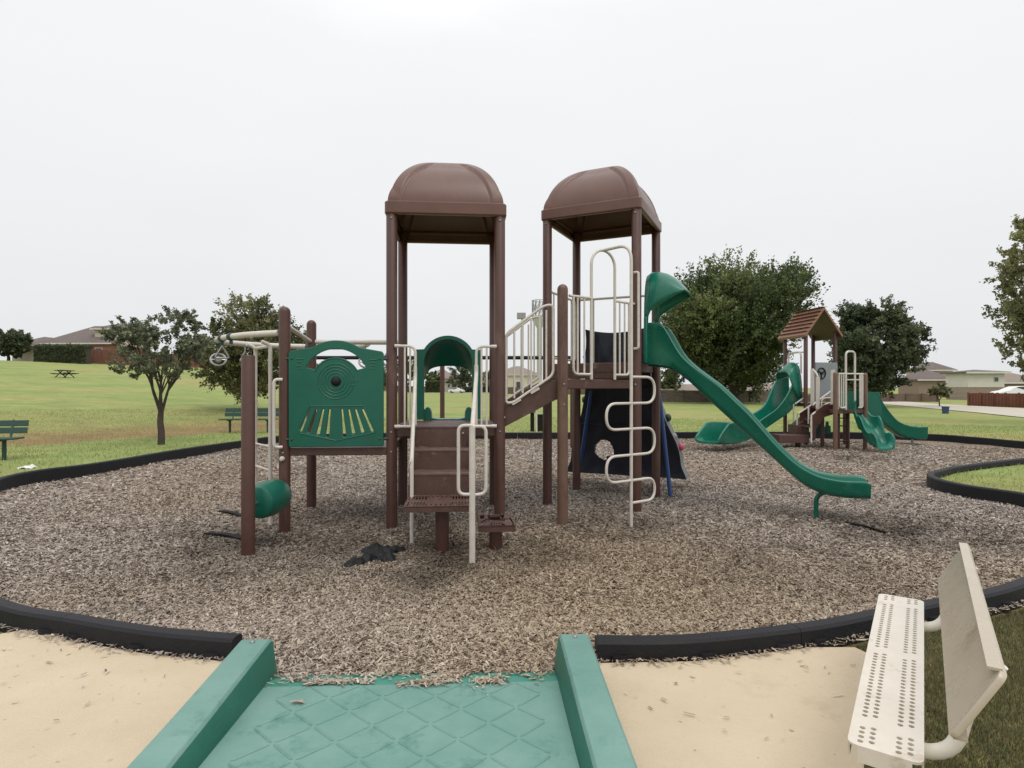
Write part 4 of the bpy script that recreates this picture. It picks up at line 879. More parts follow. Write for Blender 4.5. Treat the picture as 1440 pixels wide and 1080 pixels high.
m = MB(); p = o.location; m.tube([p-V(0,0,.2), p+V(0,0,.72)], .03, 8); m.build('shaft', M['clean'], o)
m = MB(); m.lathe([(.03,.72),(.034,.73),(.03,.76),(0,.77)], (p.x,p.y,p.z), seg=10); m.build('cap', M['clean'], o)
o = empty('recycling_bin', at(1329.5, 584, 34), 'small dark blue bin on the pale street', 'bin'); o.location.z = gz(o.location.x, o.location.y); WL[o.name] = Vector(o.location); p = Vector(o.location)
m = MB(); m.loft([[p+V(x*s_,y*s_,z) for x, y in ((-1,-1),(1,-1),(1,1),(-1,1))] for s_, z in ((.11,0),(.13,.38))], True); m.build('body', M['bluebin'], o)
m = MB(); m.box(p+V(0,0,.40), (.30,.30,.04)); m.build('lid', M['bluebin'], o, bevel=.01)
# scrap of black plastic film on the chips, scrap of paper on the grass
def scrap(name, c, lobes, mat, label, cat, hgt, seed):
    m = MB()
    for (dx, dy, lx, ly, an) in lobes:
        n1, n2 = 22, 14; k0 = len(m.v); ca, sa = math.cos(an), math.sin(an)
        for i in range(n1+1):
            for j in range(n2+1):
                s, t = -1+2*i/n1, -1+2*j/n2
                k = math.sqrt(max(0, 1-.5*t*t)); k2 = math.sqrt(max(0, 1-.5*s*s)); x, y = s*k*lx*(1+.3*noise.noise(V(t*2, seed, dx*9))), t*k2*ly*(1+.3*noise.noise(V(s*2, seed+3, dy*9)))
                X, Y = c.x+dx+x*ca-y*sa, c.y+dy+x*sa+y*ca
                r = min(1, s*s+t*t); z = mz(X, Y) if mat == 'rag' else gz(X, Y)
                z += .012+hgt*(1-r)*(.6+.8*noise.noise(V(X*8, Y*8, seed)))+.028*noise.noise(V(X*19, Y*19, seed+1))
                m.v.append((X, Y, z))
        for i in range(n1):
            for j in range(n2): m.f.append((k0+i*(n2+1)+j, k0+(i+1)*(n2+1)+j, k0+(i+1)*(n2+1)+j+1, k0+i*(n2+1)+j+1)); m.m.append(0)
    o = m.build(name, M[mat], sharp=180); s = o.modifiers.new('thick', 'SOLIDIFY'); s.thickness = .003; return tag(o, label, cat)
a_ = at(527, 782, 5.66); scrap('plastic_rag', a_, ((.02,.12,.17,.12,.1),(.12,-.08,.12,.09,-.5),(-.08,-.22,.17,.06,.75),(.17,.14,.11,.04,.4),(-.08,.12,.08,.09,0),(.04,.0,.09,.08,1.2)), 'rag', 'crumpled black plastic rag lying on the wood chips before the stairs', 'rag', .10, 3)
a_ = at(37, 659, 11.0); scrap('paper_scrap', a_, ((0,0,.13,.08,.3),(.08,.02,.08,.05,1)), 'paper', 'white scrap of paper on the grass beside the edging', 'litter', .05, 8)
# rubber wear mats whose edges stick out of the chips
def mat_(pts, label, lift):
    m = MB(); a_, b_, c_ = [Vector(p) for p in pts]
    d1, d2 = b_-a_, c_; n1 = 14; rings = []
    for i in range(n1+1):
        p = a_+d1*(i/n1); w_ = math.sin(math.pi*(.06+.88*i/n1)); up_ = lift*w_*(1+.5*noise.noise(V(i*.4, 3, 1)))
        q0 = V(p.x, p.y, mz(p.x, p.y)+.006+up_); q1 = V(p.x+d2.x, p.y+d2.y, mz(p.x+d2.x, p.y+d2.y)-.05)
        rings.append([q0, q0+V(0,0,.016), q1+V(0,0,.016), q1])
    m.loft(rings, True); o = m.build('wear_mat', M['rubber'], sharp=30); tag(o, label, 'rubber mat', 'half buried rubber mats')
g3 = lambda px, py: V(*gnd(px, py), 0)
mat_((g3(286,750), g3(342,754), V(.0,.4,0)), 'edge of a buried black rubber mat by the foot of the short post', .018)
mat_((g3(305,720), g3(340,727), V(.0,.4,0)), 'black rubber mat edge showing behind the short post', .016)
mat_((g3(1192,733), g3(1246,743), V(.1,.45,0)), 'black rubber mat edge under the long slide exit', .016)
# ------------------------------------------------------------------ trees
GREENS = {'pale': [(.21,.21,.10),(.27,.26,.13),(.16,.165,.08),(.32,.30,.17)], 'oak': [(.066,.094,.036),(.095,.126,.048),(.15,.172,.07),(.042,.06,.026)], 'grey': [(.175,.195,.125),(.225,.24,.155),(.13,.145,.095),(.28,.29,.195)],
          'olive': [(.095,.105,.045),(.145,.148,.066),(.20,.195,.095),(.06,.068,.032)], 'dark': [(.062,.082,.046),(.09,.112,.06),(.13,.15,.08),(.036,.05,.03)]}
def tree(name, label, base, H, cw, cz0, nclump, nleaf, leaf, pal, seed, trunk=.12, fork=.35, clump=.22, lean=0, group=None, spiky=.0, flat=1.0, split=False, limbs=6):
    rg = np.random.default_rng(seed); rd = random.Random(seed)
    o = empty(name, base, label, 'tree', group); m = MB()
    B = V(0, 0, 0); zf = fork*H; hw = cw/2; ch = (H-cz0)/2; cz = cz0+ch
    cs = []
    for k in range(nclump*6):
        if len(cs) >= nclump: break
        d_ = V(rd.gauss(0,1), rd.gauss(0,1), rd.gauss(0,1)).normalized(); r = rd.uniform(.35, 1)**.6
        p = V(d_.x*hw*r*.85, d_.y*hw*r*.85*flat, cz+d_.z*ch*r*.88); p.x += lean*(p.z-zf)
        if split and abs(p.x) < hw*.16 and p.z > cz: continue
        if p.z < cz0+.04*H: continue
        s = rd.uniform(.7, 1.25)*clump*cw
        cs.append((p, s))
    # trunk, a few main limbs, a branch to every clump
    pts = [V(0,0,-.3), V(.005*H,0,zf*.3), V(lean*zf*.2-.005*H,.0,zf*.65), V(lean*zf*.3,0,zf)]
    tp = crom(pts, 5); m.tube(tp, [trunk*(1.4 if i == 0 else 1.2 if i == 1 else 1.12-.35*i/len(tp)) for i in range(len(tp))], 10)
    nl = min(limbs, len(cs)); seeds = rd.sample(cs, nl); grp = [[] for _ in range(nl)]
    for c_ in cs: grp[min(range(nl), key=lambda k: (c_[0]-seeds[k][0]).length)].append(c_)
    for g_ in grp:
        if not g_: continue
        g_.sort(key=lambda c_: (c_[0]-tp[-1]).length); end = sum((c_[0] for c_ in g_), V(0,0,0))/len(g_)
        st = tp[-1]+V(0,0,-.05*H*rd.random()); mid = st.lerp(end, .45)+V(rd.uniform(-.04,.04)*cw, rd.uniform(-.04,.04)*cw, .02*H)
        q = crom([st, st.lerp(mid, .5)+V(rd.uniform(-.02,.02)*cw,0,.015*H), mid, end], 5); r0 = trunk*rd.uniform(.5,.68); nq = len(q)-1; m.tube(q, [r0*(1-.75*j/nq) for j in range(nq+1)], 8)
        for p, s in g_[:14]:
            j = rd.randrange(nq//3, nq); b0 = q[j]; bm_ = b0.lerp(p, .5)+V(rd.uniform(-.03,.03)*cw, rd.uniform(-.03,.03)*cw, .02*H); bq = crom([b0, bm_, p], 4); r1 = r0*(1-.75*j/nq)*.6
            m.tube(bq, [r1*(1-.8*k/(len(bq)-1)) for k in range(len(bq))], 5)
    m.build('trunk', M['bark'], o, local=True)
    P = []; Cc = []; pal_ = GREENS[pal]
    tot = sum(s**2 for _, s in cs)
    for p, s in cs:
        n_ = max(20, int(nleaf*s*s/tot)); base_c = np.array(pal_[rd.randrange(3)])*rd.uniform(.75, 1.3)
        # sub-sprays inside the clump so that the outline is ragged
        ns = max(5, n_//45); dv = unit(rg.normal(size=(ns, 3))); sc_ = np.array(p)+dv*(s*rg.uniform(.25, 1.0, (ns, 1)))*np.array([1, flat, .78])
        idx = rg.integers(0, ns, n_); dirs = unit(dv[idx]+np.array([0,0,.5+spiky])*.6); tt = rg.uniform(-.2, 1, (n_, 1))*s*(.42+spiky*.5)
        pos = sc_[idx]+dirs*tt+rg.normal(size=(n_, 3))*s*.10*(1-spiky*.4)
        a_ = unit(rg.normal(size=(n_, 3))+dirs*(.5+spiky)); b_ = unit(np.cross(a_, rg.normal(size=(n_, 3))))
        L_ = leaf*rg.uniform(.6, 1.35, (n_, 1)); W_ = L_*.30
        q = np.stack([pos-a_*L_*.5, pos+b_*W_, pos+a_*L_*.5, pos-b_*W_], 1); P.append(q)
        spray = rg.uniform(.7, 1.35, ns)[idx][:, None]
        c_ = base_c*spray*rg.uniform(.75, 1.3, (n_, 1)); alt = rg.random(n_) < .12; c_[alt] = np.array(pal_[2])*rg.uniform(.9, 1.5, (alt.sum(), 1)); Cc.append(c_)
    quads('crown', np.concatenate(P), np.clip(np.concatenate(Cc), 0, 1), M['leaf'], o)
    return o
def gat(px, py, d_): p = at(px, py, d_); p.z = gz(p.x, p.y)-.02; return p
def seen(px, d_): x = (px-720)/F*d_; return V(x, d_, gz(x, d_)-.02)
f_ = lambda d_, py, z: HC-(py-HY)/F*d_-z      # height above ground z of photo row py at distance d
b_ = seen(226, 15.6); tree('shade_tree', 'young grey green tree with a forked crown standing alone by the edging', b_, f_(15.6,428,b_.z), 2.75, f_(15.6,548,b_.z), 54, 15000, .075, 'grey', 5, trunk=.085, fork=.26, clump=.105, lean=.04, split=True, spiky=.25, limbs=4)
b_ = seen(356, 27); tree('shade_tree', 'bushy olive tree behind the ring ladder and park bench', b_, f_(27,418,b_.z), 4.9, f_(27,562,b_.z), 40, 36000, .13, 'olive', 15, trunk=.12, fork=.3, clump=.145, spiky=.35)
b_ = seen(1031, 57); tree('shade_tree', 'broad dark live oak towering over the stone wall', b_, f_(57,366,b_.z), 14.9, f_(57,558,b_.z), 84, 170000, .27, 'oak', 13, trunk=.42, fork=.26, clump=.13, spiky=.6, limbs=9)
b_ = seen(1232, 46); tree('shade_tree', 'dark tree with a lumpy crown behind the wave slide', b_, f_(46,424,b_.z), 7.2, f_(46,568,b_.z), 46, 64000, .23, 'dark', 21, trunk=.2, fork=.22, clump=.15, spiky=.2)
b_ = seen(1486, 24); tree('shade_tree', 'tall ragged tree reaching in from the edge of the picture', b_, f_(24,255,b_.z), 4.4, f_(24,545,b_.z), 44, 25000, .14, 'pale', 34, trunk=.16, fork=.3, clump=.14, spiky=.3)
b_ = seen(12, 84); tree('shade_tree', 'dark round tree beside the house on the hill', b_, f_(84,464,b_.z), 5.6, .6, 26, 12000, .38, 'dark', 40, trunk=.2, fork=.2, clump=.2)
b_ = seen(1321, 47); tree('young_tree', 'small pale green sapling beside the far street', b_, f_(47,541,b_.z), 1.5, .5, 14, 3500, .14, 'olive', 44, trunk=.05, fork=.3, clump=.26)
# trees seen far off through the arch and under the decks
for i, (px, d_, top, cwid, pal, lab) in enumerate(((648,185,517,9.5,'dark','dark tree standing behind the white car'),(608,190,520,6,'oak','green tree beyond the street seen through the arch'),(574,170,505,10,'oak','rounded green tree in line with the arch tower back post'),
        (688,176,521,6,'grey','grey green tree right beside the white car'),(940,95,520,4.6,'oak','low green tree at the end of the stone wall'),(428,150,516,10,'dark','dark tree seen past the train panel post'),(530,160,520,9,'oak','green tree between panel and tower posts'),
        (842,190,527,8,'oak','small far tree beside the pale house below the landing'),(1290,120,533,5,'oak','low tree between the board fence and the brick house'),(300,92,512,4.5,'oak','bushy tree along the red board fence'))):
    b_ = seen(px, d_); H_ = max(2.5, f_(d_, top, b_.z)); tree('background_tree', lab, b_, H_, cwid, H_*.22, 18, 5200, .5 if d_ > 120 else .35, pal, 60+i, trunk=.18, fork=.25, clump=.24, group='trees among the far houses')
def hedge(label, x0, x1, y0, d_, dep, h, n_, leaf, pal, seed):
    rg = np.random.default_rng(seed); a_ = seen(x0, d_); b_ = seen(x1, d_); o = empty('hedge', (a_+b_)/2, label, 'hedge'); c = np.array((a_+b_)/2)
    L_ = (b_-a_).length; m = MB(); zb = min(a_.z, b_.z)-c[2]
    m.box((0,dep*.5,zb+h*.46), (L_*.96,dep*.7,h*.9)); m.build('woody_core', M['bark'], o, local=True)
    pos = np.stack([rg.uniform(-L_/2, L_/2, n_), rg.uniform(0, dep*.35, n_)*(rg.random(n_)), rg.uniform(0, h, n_)+zb], 1); tp_ = rg.random(n_) < .25; pos[tp_, 2] = h+zb+rg.normal(size=tp_.sum())*.06*h; pos[tp_, 1] = rg.uniform(0, dep, tp_.sum())
    a__ = unit(rg.normal(size=(n_, 3))); b__ = unit(np.cross(a__, rg.normal(size=(n_, 3)))); l = leaf*rg.uniform(.6,1.3,(n_,1))
    q = np.stack([pos-a__*l*.5, pos+b__*l*.35, pos+a__*l*.5, pos-b__*l*.35], 1); pl = np.array(GREENS[pal])[rg.integers(0,3,n_)]*rg.uniform(.7,1.2,(n_,1))
    quads('foliage', q, pl, M['leaf'], o)
hedge('clipped dark hedge before the grey roofed house on the hill', 47, 117, 509, 79, 2.0, 2.35, 9000, .3, 'dark', 3)
hedge('low hedge along the far street seen through the arch', 598, 622, 548, 172, 3, 3.2, 1800, .6, 'oak', 4)
hedge('shrubs at the foot of the houses beside the white car', 652, 690, 548, 175, 3, 1.6, 1800, .6, 'dark', 5)
hedge('green shrubs behind the stair balusters', 776, 792, 552, 150, 3, 4.0, 1500, .6, 'oak', 6)
# ------------------------------------------------------------------ houses
def house(label, base, rz, blocks, wins=(), name='house'):
    o = empty(name, (0,0,0), label, 'house', None)
    for (x, y, w_, d_, z0, h, rh, rt, wm, rm_) in blocks:
        m = MB(); m.box((x, y, z0+h/2-.6), (w_, d_, h+1.2)) if z0 == 0 else m.box((x, y, z0+h/2), (w_, d_, h)); m.build('wall', M[wm], o, local=True)
        ov = .45; a_, b_ = w_/2+ov, d_/2+ov; zr_ = z0+h; m = MB()
        if rt == 'hip':
            k = min(a_, b_); R1 = [(-a_,-b_),(a_,-b_),(a_,b_),(-a_,b_)]
            rx_, ry_ = (a_-k, 0) if a_ > b_ else (0, b_-k); rx_ = max(rx_, .05); ry_ = max(ry_, .05)
            m.loft([[V(x+p, y+q, zr_-.12) for p, q in R1], [V(x+p, y+q, zr_+.06) for p, q in R1], [V(x+p*rx_/a_, y+q*ry_/b_, zr_+rh) for p, q in R1]], True)
        elif rt == 'gx': m.prism([(-b_,-.1),(b_,-.1),(b_,.05),(0,rh),(-b_,.05)], (x-a_, y, zr_), (0,1,0), (0,0,1), (2*a_,0,0))
        if rt != 'none': m.build('roof', M[rm_], o, local=True)
        if rt != 'none':
            m = MB(); m.box((x, y-b_-.012, zr_-.06), (2*a_, .03, .2)); m.build('fascia', M['whitewall'], o, local=True)
    for (x, y, z, w_, h) in wins:
        m = MB(); m.box((x, y-.03, z), (w_, .06, h)); wo = m.build('window', M['whitewall'], o, local=True); m = MB(); m.box((x, y-.075, z), (w_*.84, .04, h*.86)); m.build('pane', M['glass'], wo, local=True)
    o.location = base; o.rotation_euler = (0, 0, rz); return o
s_ = 85/F
def hloc(px, d_, dz=0): p = seen(px, d_); return (p.x, p.y, p.z+dz)
X = lambda px, px0, d_: (px-px0)/F*d_
h0 = 130; D = 88
house('large tan house with grey hip roofs on top of the grassy hill', hloc(h0, D), R(-2), [
    (X(118,h0,D), 3, X(165,h0,D)-X(68,h0,D), 9, 0, 2.75, 3.0, 'hip', 'redbrick', 'shingle'),
    (X(160,h0,D), 3.2, X(186,h0,D)-X(137,h0,D), 7, 2.4, 2.6, 1.15, 'hip', 'cream', 'shingle'),
    (X(47,h0,D), 2.5, X(72,h0,D)-X(22,h0,D), 7, 0, 2.5, 1.5, 'hip', 'cream', 'shingle')], [(X(174,h0,D), -.32, 4.0, .9, .9), (X(150,h0,D), -1.5, 1.5, 1.1, 1.2)])
D = 190
house('pale two storey house beyond the street seen through the arch', hloc(620, D), R(3), [(0, 6, 9, 10, 0, 4.6, 3.4, 'hip', 'brick', 'shingle2'), (4.5, 5, 7, 9, 0, 3.6, 3.4, 'hip', 'whitewall', 'shingle2')], [(4.2, .5, 2.2, 1.5, 1.4), (-1.5, 1.0, 2.4, 1.3, 1.4)])
house('brown brick house behind the trees next to the white car', hloc(684, D), R(-4), [(0, 6, 12, 10, 0, 3.4, 3.0, 'hip', 'brick', 'shingle')], [(-2, 1, 1.8, 1.3, 1.3)])
house('beige house with dark windows seen between the stair balusters', hloc(728, 150), R(2), [(0, 6, 11.5, 10, 0, 4.8, 2.4, 'hip', 'cream', 'shingle2')], [(-3.2, 1, 2.2, 1.2, 1.9), (.2, 1, 2.2, 1.2, 1.9), (3.2, 1, 2.0, 1.0, 1.6)])
house('tan house with a low roof visible beyond the landing posts', hloc(800, 165), R(-3), [(0, 6, 13, 10, 0, 3.0, 2.2, 'hip', 'brick', 'shingle2')], [(2, 1, 1.6, 1.4, 1.2)])
house('small tan house far off below the tall tower deck', hloc(880, 120), R(2), [(0, 6, 9, 9, 0, 2.0, 1.2, 'hip', 'brick', 'shingle2')])
house('low tan roofed house right behind the stone wall', hloc(964, 92), R(-4), [(0, 5, 8.5, 8, 0, .95, 1.15, 'gx', 'cream', 'shingle2'), (9.5, 6.5, 12, 8, 0, .8, 1.3, 'hip', 'cream', 'shingle2')])
house('long tan roofed house beyond the big oak', hloc(1085, 96), R(2), [(0, 5, 12, 8, 0, 1.0, 1.2, 'hip', 'brick', 'shingle2')])
D = 92
house('grey hip roofed house between the lumpy tree and the white sided house', hloc(1330, D), R(-6), [(X(1322,1330,D), 4, 5.0, 6, 0, 2.8, 1.7, 'hip', 'brick', 'shingle'), (X(1343,1330,D), 7, 4.0, 6, 0, 4.4, 1.4, 'hip', 'cream', 'shingle')], [(X(1330,1330,D), .95, 1.6, .8, 1.1)])
D = 70
house('house with white upper siding above brown brick behind the red fence', hloc(1388, D), R(-5), [(0, 2.2, 4.0, 4, 0, 1.55, .1, 'none', 'brick', 'shingle'), (0, 2.2, 4.1, 4.1, 1.55, 1.8, .35, 'hip', 'whitewall', 'shingle')], [(1.1, .14, 2.5, .5, .5)])
house('brown brick house partly behind the ragged tree', hloc(1440, 78), R(-5), [(0, 4, 6.5, 8, 0, 2.2, 1.5, 'hip', 'brick', 'shingle2')], [(-1.2, 0, 1.2, .9, .8)])
# small far skyline between the houses
# ------------------------------------------------------------------ fences and walls
def fence(name, label, a, b, d0, d1, h, mat, posts=6, th=.08, cat='fence', cap=None):
    A, B = seen(a, d0), seen(b, d1); o = empty(name, (A+B)/2, label, cat); m = MB(); k = 14; t = (B-A); t.z = 0; t.normalize(); nn = V(-t.y, t.x, 0); rings = []
    for i in range(k+1):
        p = A.lerp(B, i/k); z = gz(p.x, p.y); rings.append([V(p.x,p.y,z-.4)-nn*th/2, V(p.x,p.y,z+h)-nn*th/2, V(p.x,p.y,z+h)+nn*th/2, V(p.x,p.y,z-.4)+nn*th/2])
    m.loft(rings, True); m.build('boards' if cat == 'fence' else 'masonry', M[mat], o)
    for i in range(posts+1):
        p = A.lerp(B, i/posts); z = gz(p.x, p.y); m = MB(); m.box(V(p.x,p.y,z+h/2)-nn*(th/2+.05), (.12,.09,h+.12), (t, nn, V(0,0,1))); m.build('post', M[cap or mat], o)
fence('board_fence', 'red stained board fence along the crest of the hill', 119, 176, 83, 83, 2.0, 'redfence', 5, cap='greyfence')
fence('board_fence', 'bright red board fence behind the young forked tree', 178, 305, 84, 90, 1.9, 'redfence', 8)
fence('board_fence', 'red board fence facing the pale street', 1363, 1475, 48, 42, 1.05, 'redfence', 6)
fence('board_fence', 'weathered brown board fence below the lumpy tree', 1120, 1318, 62, 62, .85, 'greyfence', 9)
fence('stone_wall', 'low mixed stone wall along the back of the lawn', 928, 1118, 62, 62, 1.22, 'stone', 6, .3, 'wall')
fence('board_fence', 'long weathered fence behind the far street', 300, 600, 178, 178, 1.9, 'greyfence', 10)
fence('board_fence', 'weathered fence between the far houses behind the stairs', 696, 930, 140, 120, 1.6, 'greyfence', 8)
# ------------------------------------------------------------------ street
m = MB(); nr = [(20,14),(25.6,29.4),(33.4,53),(39,80),(40,120),(20,158),(-10,166),(-60,168)]; fr_ = [(34,14),(36,41),(42.5,66),(48,90),(50,130),(24,172),(-10,180),(-60,182)]
A = crom([V(x,y,0) for x, y in nr], 8); B = crom([V(x,y,0) for x, y in fr_], 8)
for a_, b_ in zip(A, B):
    for k in range(7):
        p = a_.lerp(b_, k/6); m.v.append((p.x, p.y, gz(p.x, p.y)+.035))
for i in range(len(A)-1):
    for k in range(6): m.f.append((i*7+k, i*7+k+1, (i+1)*7+k+1, (i+1)*7+k)); m.m.append(0)
tag(m.build('street', M['street'], sharp=180), kind='structure')
# ------------------------------------------------------------------ cars
def car(label, loc, rz, L_=4.6):
    o = empty('parked_car', (0,0,0), label, 'car', 'parked cars on the far street')
    prof = [(-2.28,.38),(-2.3,.62),(-2.22,.88),(-1.75,.96),(-1.25,1.0),(-.75,1.34),(-.3,1.43),(.35,1.40),(.75,1.26),(1.25,.98),(1.9,.86),(2.2,.72),(2.28,.5),(2.25,.34),(-2.2,.3)]
    m = MB(); m.loft([[V(x, y*(1 if z < 1.0 else .82), z) for x, z in prof] for y in (-.86,-.80,.80,.86)], True); m.build('body', M['carwhite'], o, local=True, bevel=.03)
    m = MB()
    for s in (-1, 1): m.prism([(-1.12,1.0),(-.72,1.29),(-.3,1.37),(.33,1.34),(.68,1.22),(1.0,1.0)], (0, s*.735-.012, 0), (1,0,0), (0,0,1), (0,.024,0))
    m.build('side_window', M['glass'], o, local=True)
    for x in (-1.38, 1.42):
        for s in (-1, 1):
            m = MB(); m.lathe([(0,-.1),(.26,-.1),(.32,-.08),(.32,.08),(.26,.1),(0,.1)], (x, s*.78, .32), (0,s,0), 20); w_ = m.build('wheel', M['tyre'], o, local=True)
            m = MB(); m.lathe([(0,.102),(.19,.103),(.19,.112),(0,.12)], (x, s*.78, .32), (0,s,0), 14); m.build('rim', M['chrome'], w_, local=True)
    for s in (-1, 1): m = MB(); m.box((2.22, s*.6, .68), (.1,.34,.13)); m.build('headlight', M['glass'], o, local=True)
    o.location = loc; o.rotation_euler = (0,0,rz)
a_ = seen(642, 166); car('small white sedan parked on the far street seen through the arch', (a_.x, a_.y, a_.z+.04), R(-12))
a_ = seen(1430, 62); car('pale car half hidden behind the red fence', (a_.x, a_.y, a_.z+.25), R(172))
# ------------------------------------------------------------------ tall things far behind the stairs
o = empty('light_pole', seen(734, 90), 'tall light pole with a box shaped lamp head behind the stair balusters', 'light pole'); p = Vector(o.location); zt_ = HC+98/F*90
m = MB(); m.tube([p+V(0,0,-.3), V(p.x,p.y,zt_)], [.17,.11], 10); m.build('shaft', M['tower'], o)
m = MB(); m.box((p.x-.1,p.y,zt_+.3), (1.35,.7,.95)); m.build('lamp_head', M['pole'], o, bevel=.05)
o = empty('water_tank', seen(758.5, 300), 'pale round tower with a lattice railed top rising behind the stairs', 'tower'); p = Vector(o.location); z1 = HC+100/F*300; z2 = HC+122/F*300
m = MB(); m.lathe([(1.4,-.5),(1.3,z1-6),(3.6,z1-2),(3.7,z1),(0,z1+.3)], (p.x,p.y,0), seg=24); m.build('tank', M['tower'], o)
m = MB()
for z in (z1, (z1+z2)/2, z2): m.tube([V(p.x+3.7*math.cos(k*.2618), p.y+3.7*math.sin(k*.2618), z) for k in range(24)], .22, 6, closed=True)
for k in range(12):
    c_ = lambda kk, z: V(p.x+3.7*math.cos(kk*.5236), p.y+3.7*math.sin(kk*.5236), z); m.tube([c_(k, z1), c_(k, z2)], .16, 5); m.tube([c_(k, z1), c_(k+1, z2)], .12, 5); m.tube([c_(k+1, z1), c_(k, z2)], .12, 5)
m.build('lattice_rail', M['pole'], o)
# ------------------------------------------------------------------ shredded wood chips
def padin_(x, y, P):
    c = False; xj, yj = P[-1]
    for xi, yi in P:
        if (yi > y) != (yj > y) and x < (xj-xi)*(y-yi)/(yj-yi+1e-12)+xi: c = not c
        xj, yj = xi, yi
    return c
poly = np.array([(p.x, p.y) for p in LP])
def inside(x, y):
    c = np.zeros(len(x), bool); xj, yj = poly[-1]
    for xi, yi in poly:
        k = (yi > y) != (yj > y); c ^= k & (x < (xj-xi)*(y-yi)/(yj-yi+1e-12)+xi); xj, yj = xi, yi
    return c
def scatter(n_, dmin, dmax, lim=.95):
    u = RNG.random(n_); d_ = np.sqrt(dmin**2+u*(dmax**2-dmin**2)); a = RNG.uniform(-lim, lim, n_); x = d_*np.sin(a); y = d_*np.cos(a); k = inside(x, y); return x[k], y[k]
XS, YS, SZ = [], [], []
for n_, d0, d1, sz in ((330000, 2.6, 6.2, .66), (260000, 6.2, 10.5, .80), (190000, 10.5, 20, 1.15)):
    x, y = scatter(n_, d0, d1); XS.append(x); YS.append(y); SZ.append(np.full(len(x), sz))
# a ragged fringe of chips lying on the slab and the ramp lip
fx, fy = [], []
for p, q in zip(run, run[1:]):
    if p.y < 4.6:
        t = (q-p).normalized(); nn = V(t.y, -t.x, 0)
        for _ in range(int(170*(q-p).length)):
            r = p.lerp(q, random.random())+nn*(.06+abs(random.gauss(0, .035))); fx.append(r.x); fy.append(r.y)
nf = len(fx)
for _ in range(600):
    a0 = random.uniform(-.72, .72); cl_ = max(.12, .5+1.3*noise.noise(V(a0*4, 3, 3))); b0 = -abs(random.gauss(0, .06))*cl_*1.6-.002
    r = rp_(a0, b0, 0); fx.append(r.x); fy.append(r.y)
for ca_, cb_, sa_, sb_, cnt in ((-.47,-.135,.03,.016,90),(-.36,-.145,.06,.016,110),(-.26,-.14,.03,.012,40),(-.06,-.19,.02,.01,10),(.06,-.17,.045,.02,130),(.14,-.12,.05,.03,150),(.20,-.05,.05,.03,120),(.36,-.165,.035,.014,110),(.60,-.12,.03,.03,25),(-.58,-.09,.015,.01,25),(-.5,-.34,.012,.006,12)):
    for _ in range(cnt): r = rp_(random.gauss(ca_, sa_), min(-.002, random.gauss(cb_, sb_)), 0); fx.append(r.x); fy.append(r.y)
nst = 0
while nst < 90:
    r = V(random.uniform(-3.4, 2.0), random.uniform(1.6, 3.5), 0)
    if padin_(r.x, r.y, padpoly) and not (-1.5 < r.x < .55) and random.random() < ss(r.y, 1.5, 3.6)**2: fx.insert(nf, r.x); fy.insert(nf, r.y); nf += 1; nst += 1
XS.append(np.array(fx)); YS.append(np.array(fy)); SZ.append(np.full(len(fx), .55))
x = np.concatenate(XS); y = np.concatenate(YS); sz = np.concatenate(SZ); n_ = len(x)
# heights and damp plus contact shade on a lookup grid
gx = np.linspace(-16, 17, 331); gy = np.linspace(2.4, 21, 187)
ZG = np.array([[mz(a, b_) for b_ in gy] for a in gx]); DG = np.array([[damp_shade(a, b_) for b_ in gy] for a in gx])
def look(Gd, x, y):
    i = np.clip((x-gx[0])/(gx[1]-gx[0]), 0, len(gx)-1.001); j = np.clip((y-gy[0])/(gy[1]-gy[0]), 0, len(gy)-1.001); a, b_ = i.astype(int), j.astype(int); s, t = i-a, j-b_
    return Gd[a,b_]*(1-s)*(1-t)+Gd[a+1,b_]*s*(1-t)+Gd[a,b_+1]*(1-s)*t+Gd[a+1,b_+1]*s*t
z = look(ZG, x, y); dm_ = look(DG, x, y)
nr_ = n_-len(fx); z[nr_:nr_+nf] = .102
for k in range(nr_+nf, n_): 
    q = Vector((x[k], y[k], 0))-ro; z[k] = rz(min(0, q.dot(ry)))+.004
ph = RNG.uniform(0, 2*np.pi, n_); tl = RNG.normal(0, .30, n_); rl = RNG.normal(0, .5, n_); tl[nr_:] *= .4; rl[nr_:] *= .4
L_ = RNG.gamma(4, .0085, n_)*sz+.008; W_ = np.clip(L_*RNG.uniform(.16, .40, n_), .003*sz, .02*sz)
a = np.stack([np.cos(ph)*np.cos(tl), np.sin(ph)*np.cos(tl), np.sin(tl)], 1); s = np.stack([-np.sin(ph), np.cos(ph), np.zeros(n_)], 1); up_ = np.cross(a, s); b_ = s*np.cos(rl)[:, None]+up_*np.sin(rl)[:, None]
c = np.stack([x, y, z+RNG.uniform(.0, .016, n_)*sz*.8+.003], 1); L2 = L_[:, None]/2; W2 = W_[:, None]/2; tp = RNG.uniform(.35, 1, (n_, 1))
Q = np.stack([c-a*L2-b_*W2*tp, c+a*L2-b_*W2, c+a*L2+b_*W2*tp, c-a*L2+b_*W2], 1)
k = RNG.random(n_); base = np.where(k[:, None] < .16, np.array([[.165,.123,.09]]), np.where(k[:, None] < .50, np.array([[.325,.26,.202]]), np.where(k[:, None] < .90, np.array([[.41,.34,.275]]), np.array([[.50,.435,.36]]))))
colr = base*RNG.uniform(.72, 1.25, (n_, 1)); wm = look(np.array([[.18+.8*noise.noise(V(a_*.3, b__*.3, 31)) for b__ in gy] for a_ in gx])+.85*np.exp(-((gx[:, None]-.3)**2/8+(gy[None, :]-4.6)**2/7)), x, y).clip(0, 1)[:, None]
colr = colr*(np.array([[1.04,1.10,1.21]])*(1-wm)+np.array([[.95,.90,.80]])*wm)*(1-dm_[:, None]*.84)
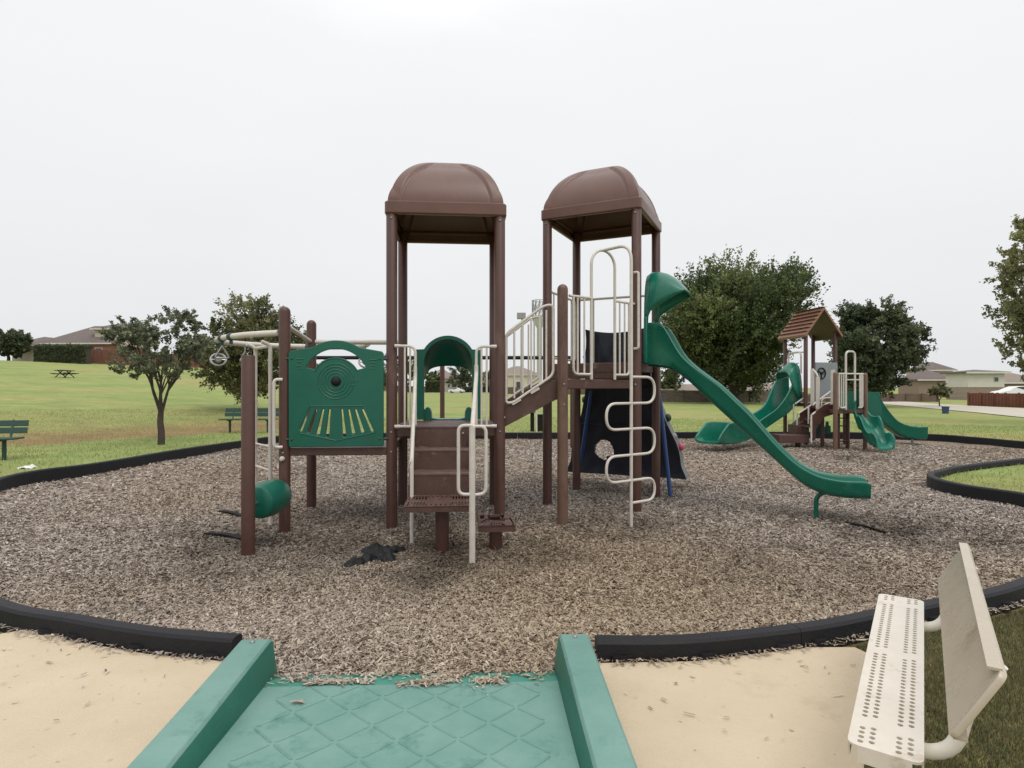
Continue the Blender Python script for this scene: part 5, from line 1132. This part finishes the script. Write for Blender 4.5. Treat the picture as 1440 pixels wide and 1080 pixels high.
tag(quads('wood_chips', Q, np.clip(colr, 0, 1), M['chip']), kind='stuff')
# ------------------------------------------------------------------ grass blades
gxs, gys, gsz = [], [], []
def padin(x, y, P):
    P = np.array(P); c = np.zeros(len(x), bool); xj, yj = P[-1]
    for xi, yi in P:
        k = (yi > y) != (yj > y); c ^= k & (x < (xj-xi)*(y-yi)/(yj-yi+1e-12)+xi); xj, yj = xi, yi
    return c
for n_, d0, d1, sz, l0, l1 in ((170000, 1.5, 5.6, .8, .42, 1.0), (9000, 3, 6.5, 1, -1, -.6), (60000, 6.5, 13, 1.5, -1, 1), (90000, 13, 30, 2.4, -1, 1)):
    u = RNG.random(n_); d_ = np.sqrt(d0**2+u*(d1**2-d0**2)); aa = RNG.uniform(l0, l1, n_); x = d_*np.sin(aa); y = d_*np.cos(aa); k = ~inside(x*1.0, y) & ~padin(x, y, padpoly)
    k &= ~((np.abs(x+.5) < 1.0) & (y < 3.3)); x, y = x[k], y[k]
    cc = np.array([0, 9.0]); dx = np.stack([x, y], 1)-cc; q = np.stack([x, y], 1)-dx/np.linalg.norm(dx, axis=1, keepdims=True)*.09; k = ~inside(q[:, 0], q[:, 1]); gxs.append(x[k]); gys.append(y[k]); gsz.append(np.full(k.sum(), sz))
x = np.concatenate(gxs); y = np.concatenate(gys); sz = np.concatenate(gsz); n_ = len(x); z = np.array([gz(float(a), float(b_)) for a, b_ in zip(x, y)])
ph = RNG.uniform(0, 2*np.pi, n_); h = RNG.uniform(.018, .05, n_)*np.sqrt(sz); wd = .0022*sz; lean = RNG.uniform(.2, 1.1, n_)*h
near = np.hypot(x, y) < 6.5
o0 = np.stack([x, y, z-.004], 1); s = np.stack([np.cos(ph), np.sin(ph), 0*ph], 1)*wd[:, None]; f = np.stack([-np.sin(ph)*lean, np.cos(ph)*lean, h], 1)
Q = np.stack([o0-s, o0+s, o0+f*.6+s*.8+np.array([0,0,.0]), o0+f], 1)
k = RNG.random(n_); dr = np.where(near, .55, .22); dcol = np.where(near[:, None], np.array([[.19,.155,.085]]), np.array([[.34,.28,.13]])); base = np.where((k < dr)[:, None], dcol, np.where((k < .6)[:, None], np.array([[.215,.29,.09]]), np.array([[.285,.325,.11]])))
base = np.where(near[:, None] & (k >= dr)[:, None], np.array([[.11,.132,.052]]), base)
tag(quads('grass', Q, np.clip(base*RNG.uniform(.7, 1.25, (n_, 1)), 0, 1), M['blade']), kind='stuff')
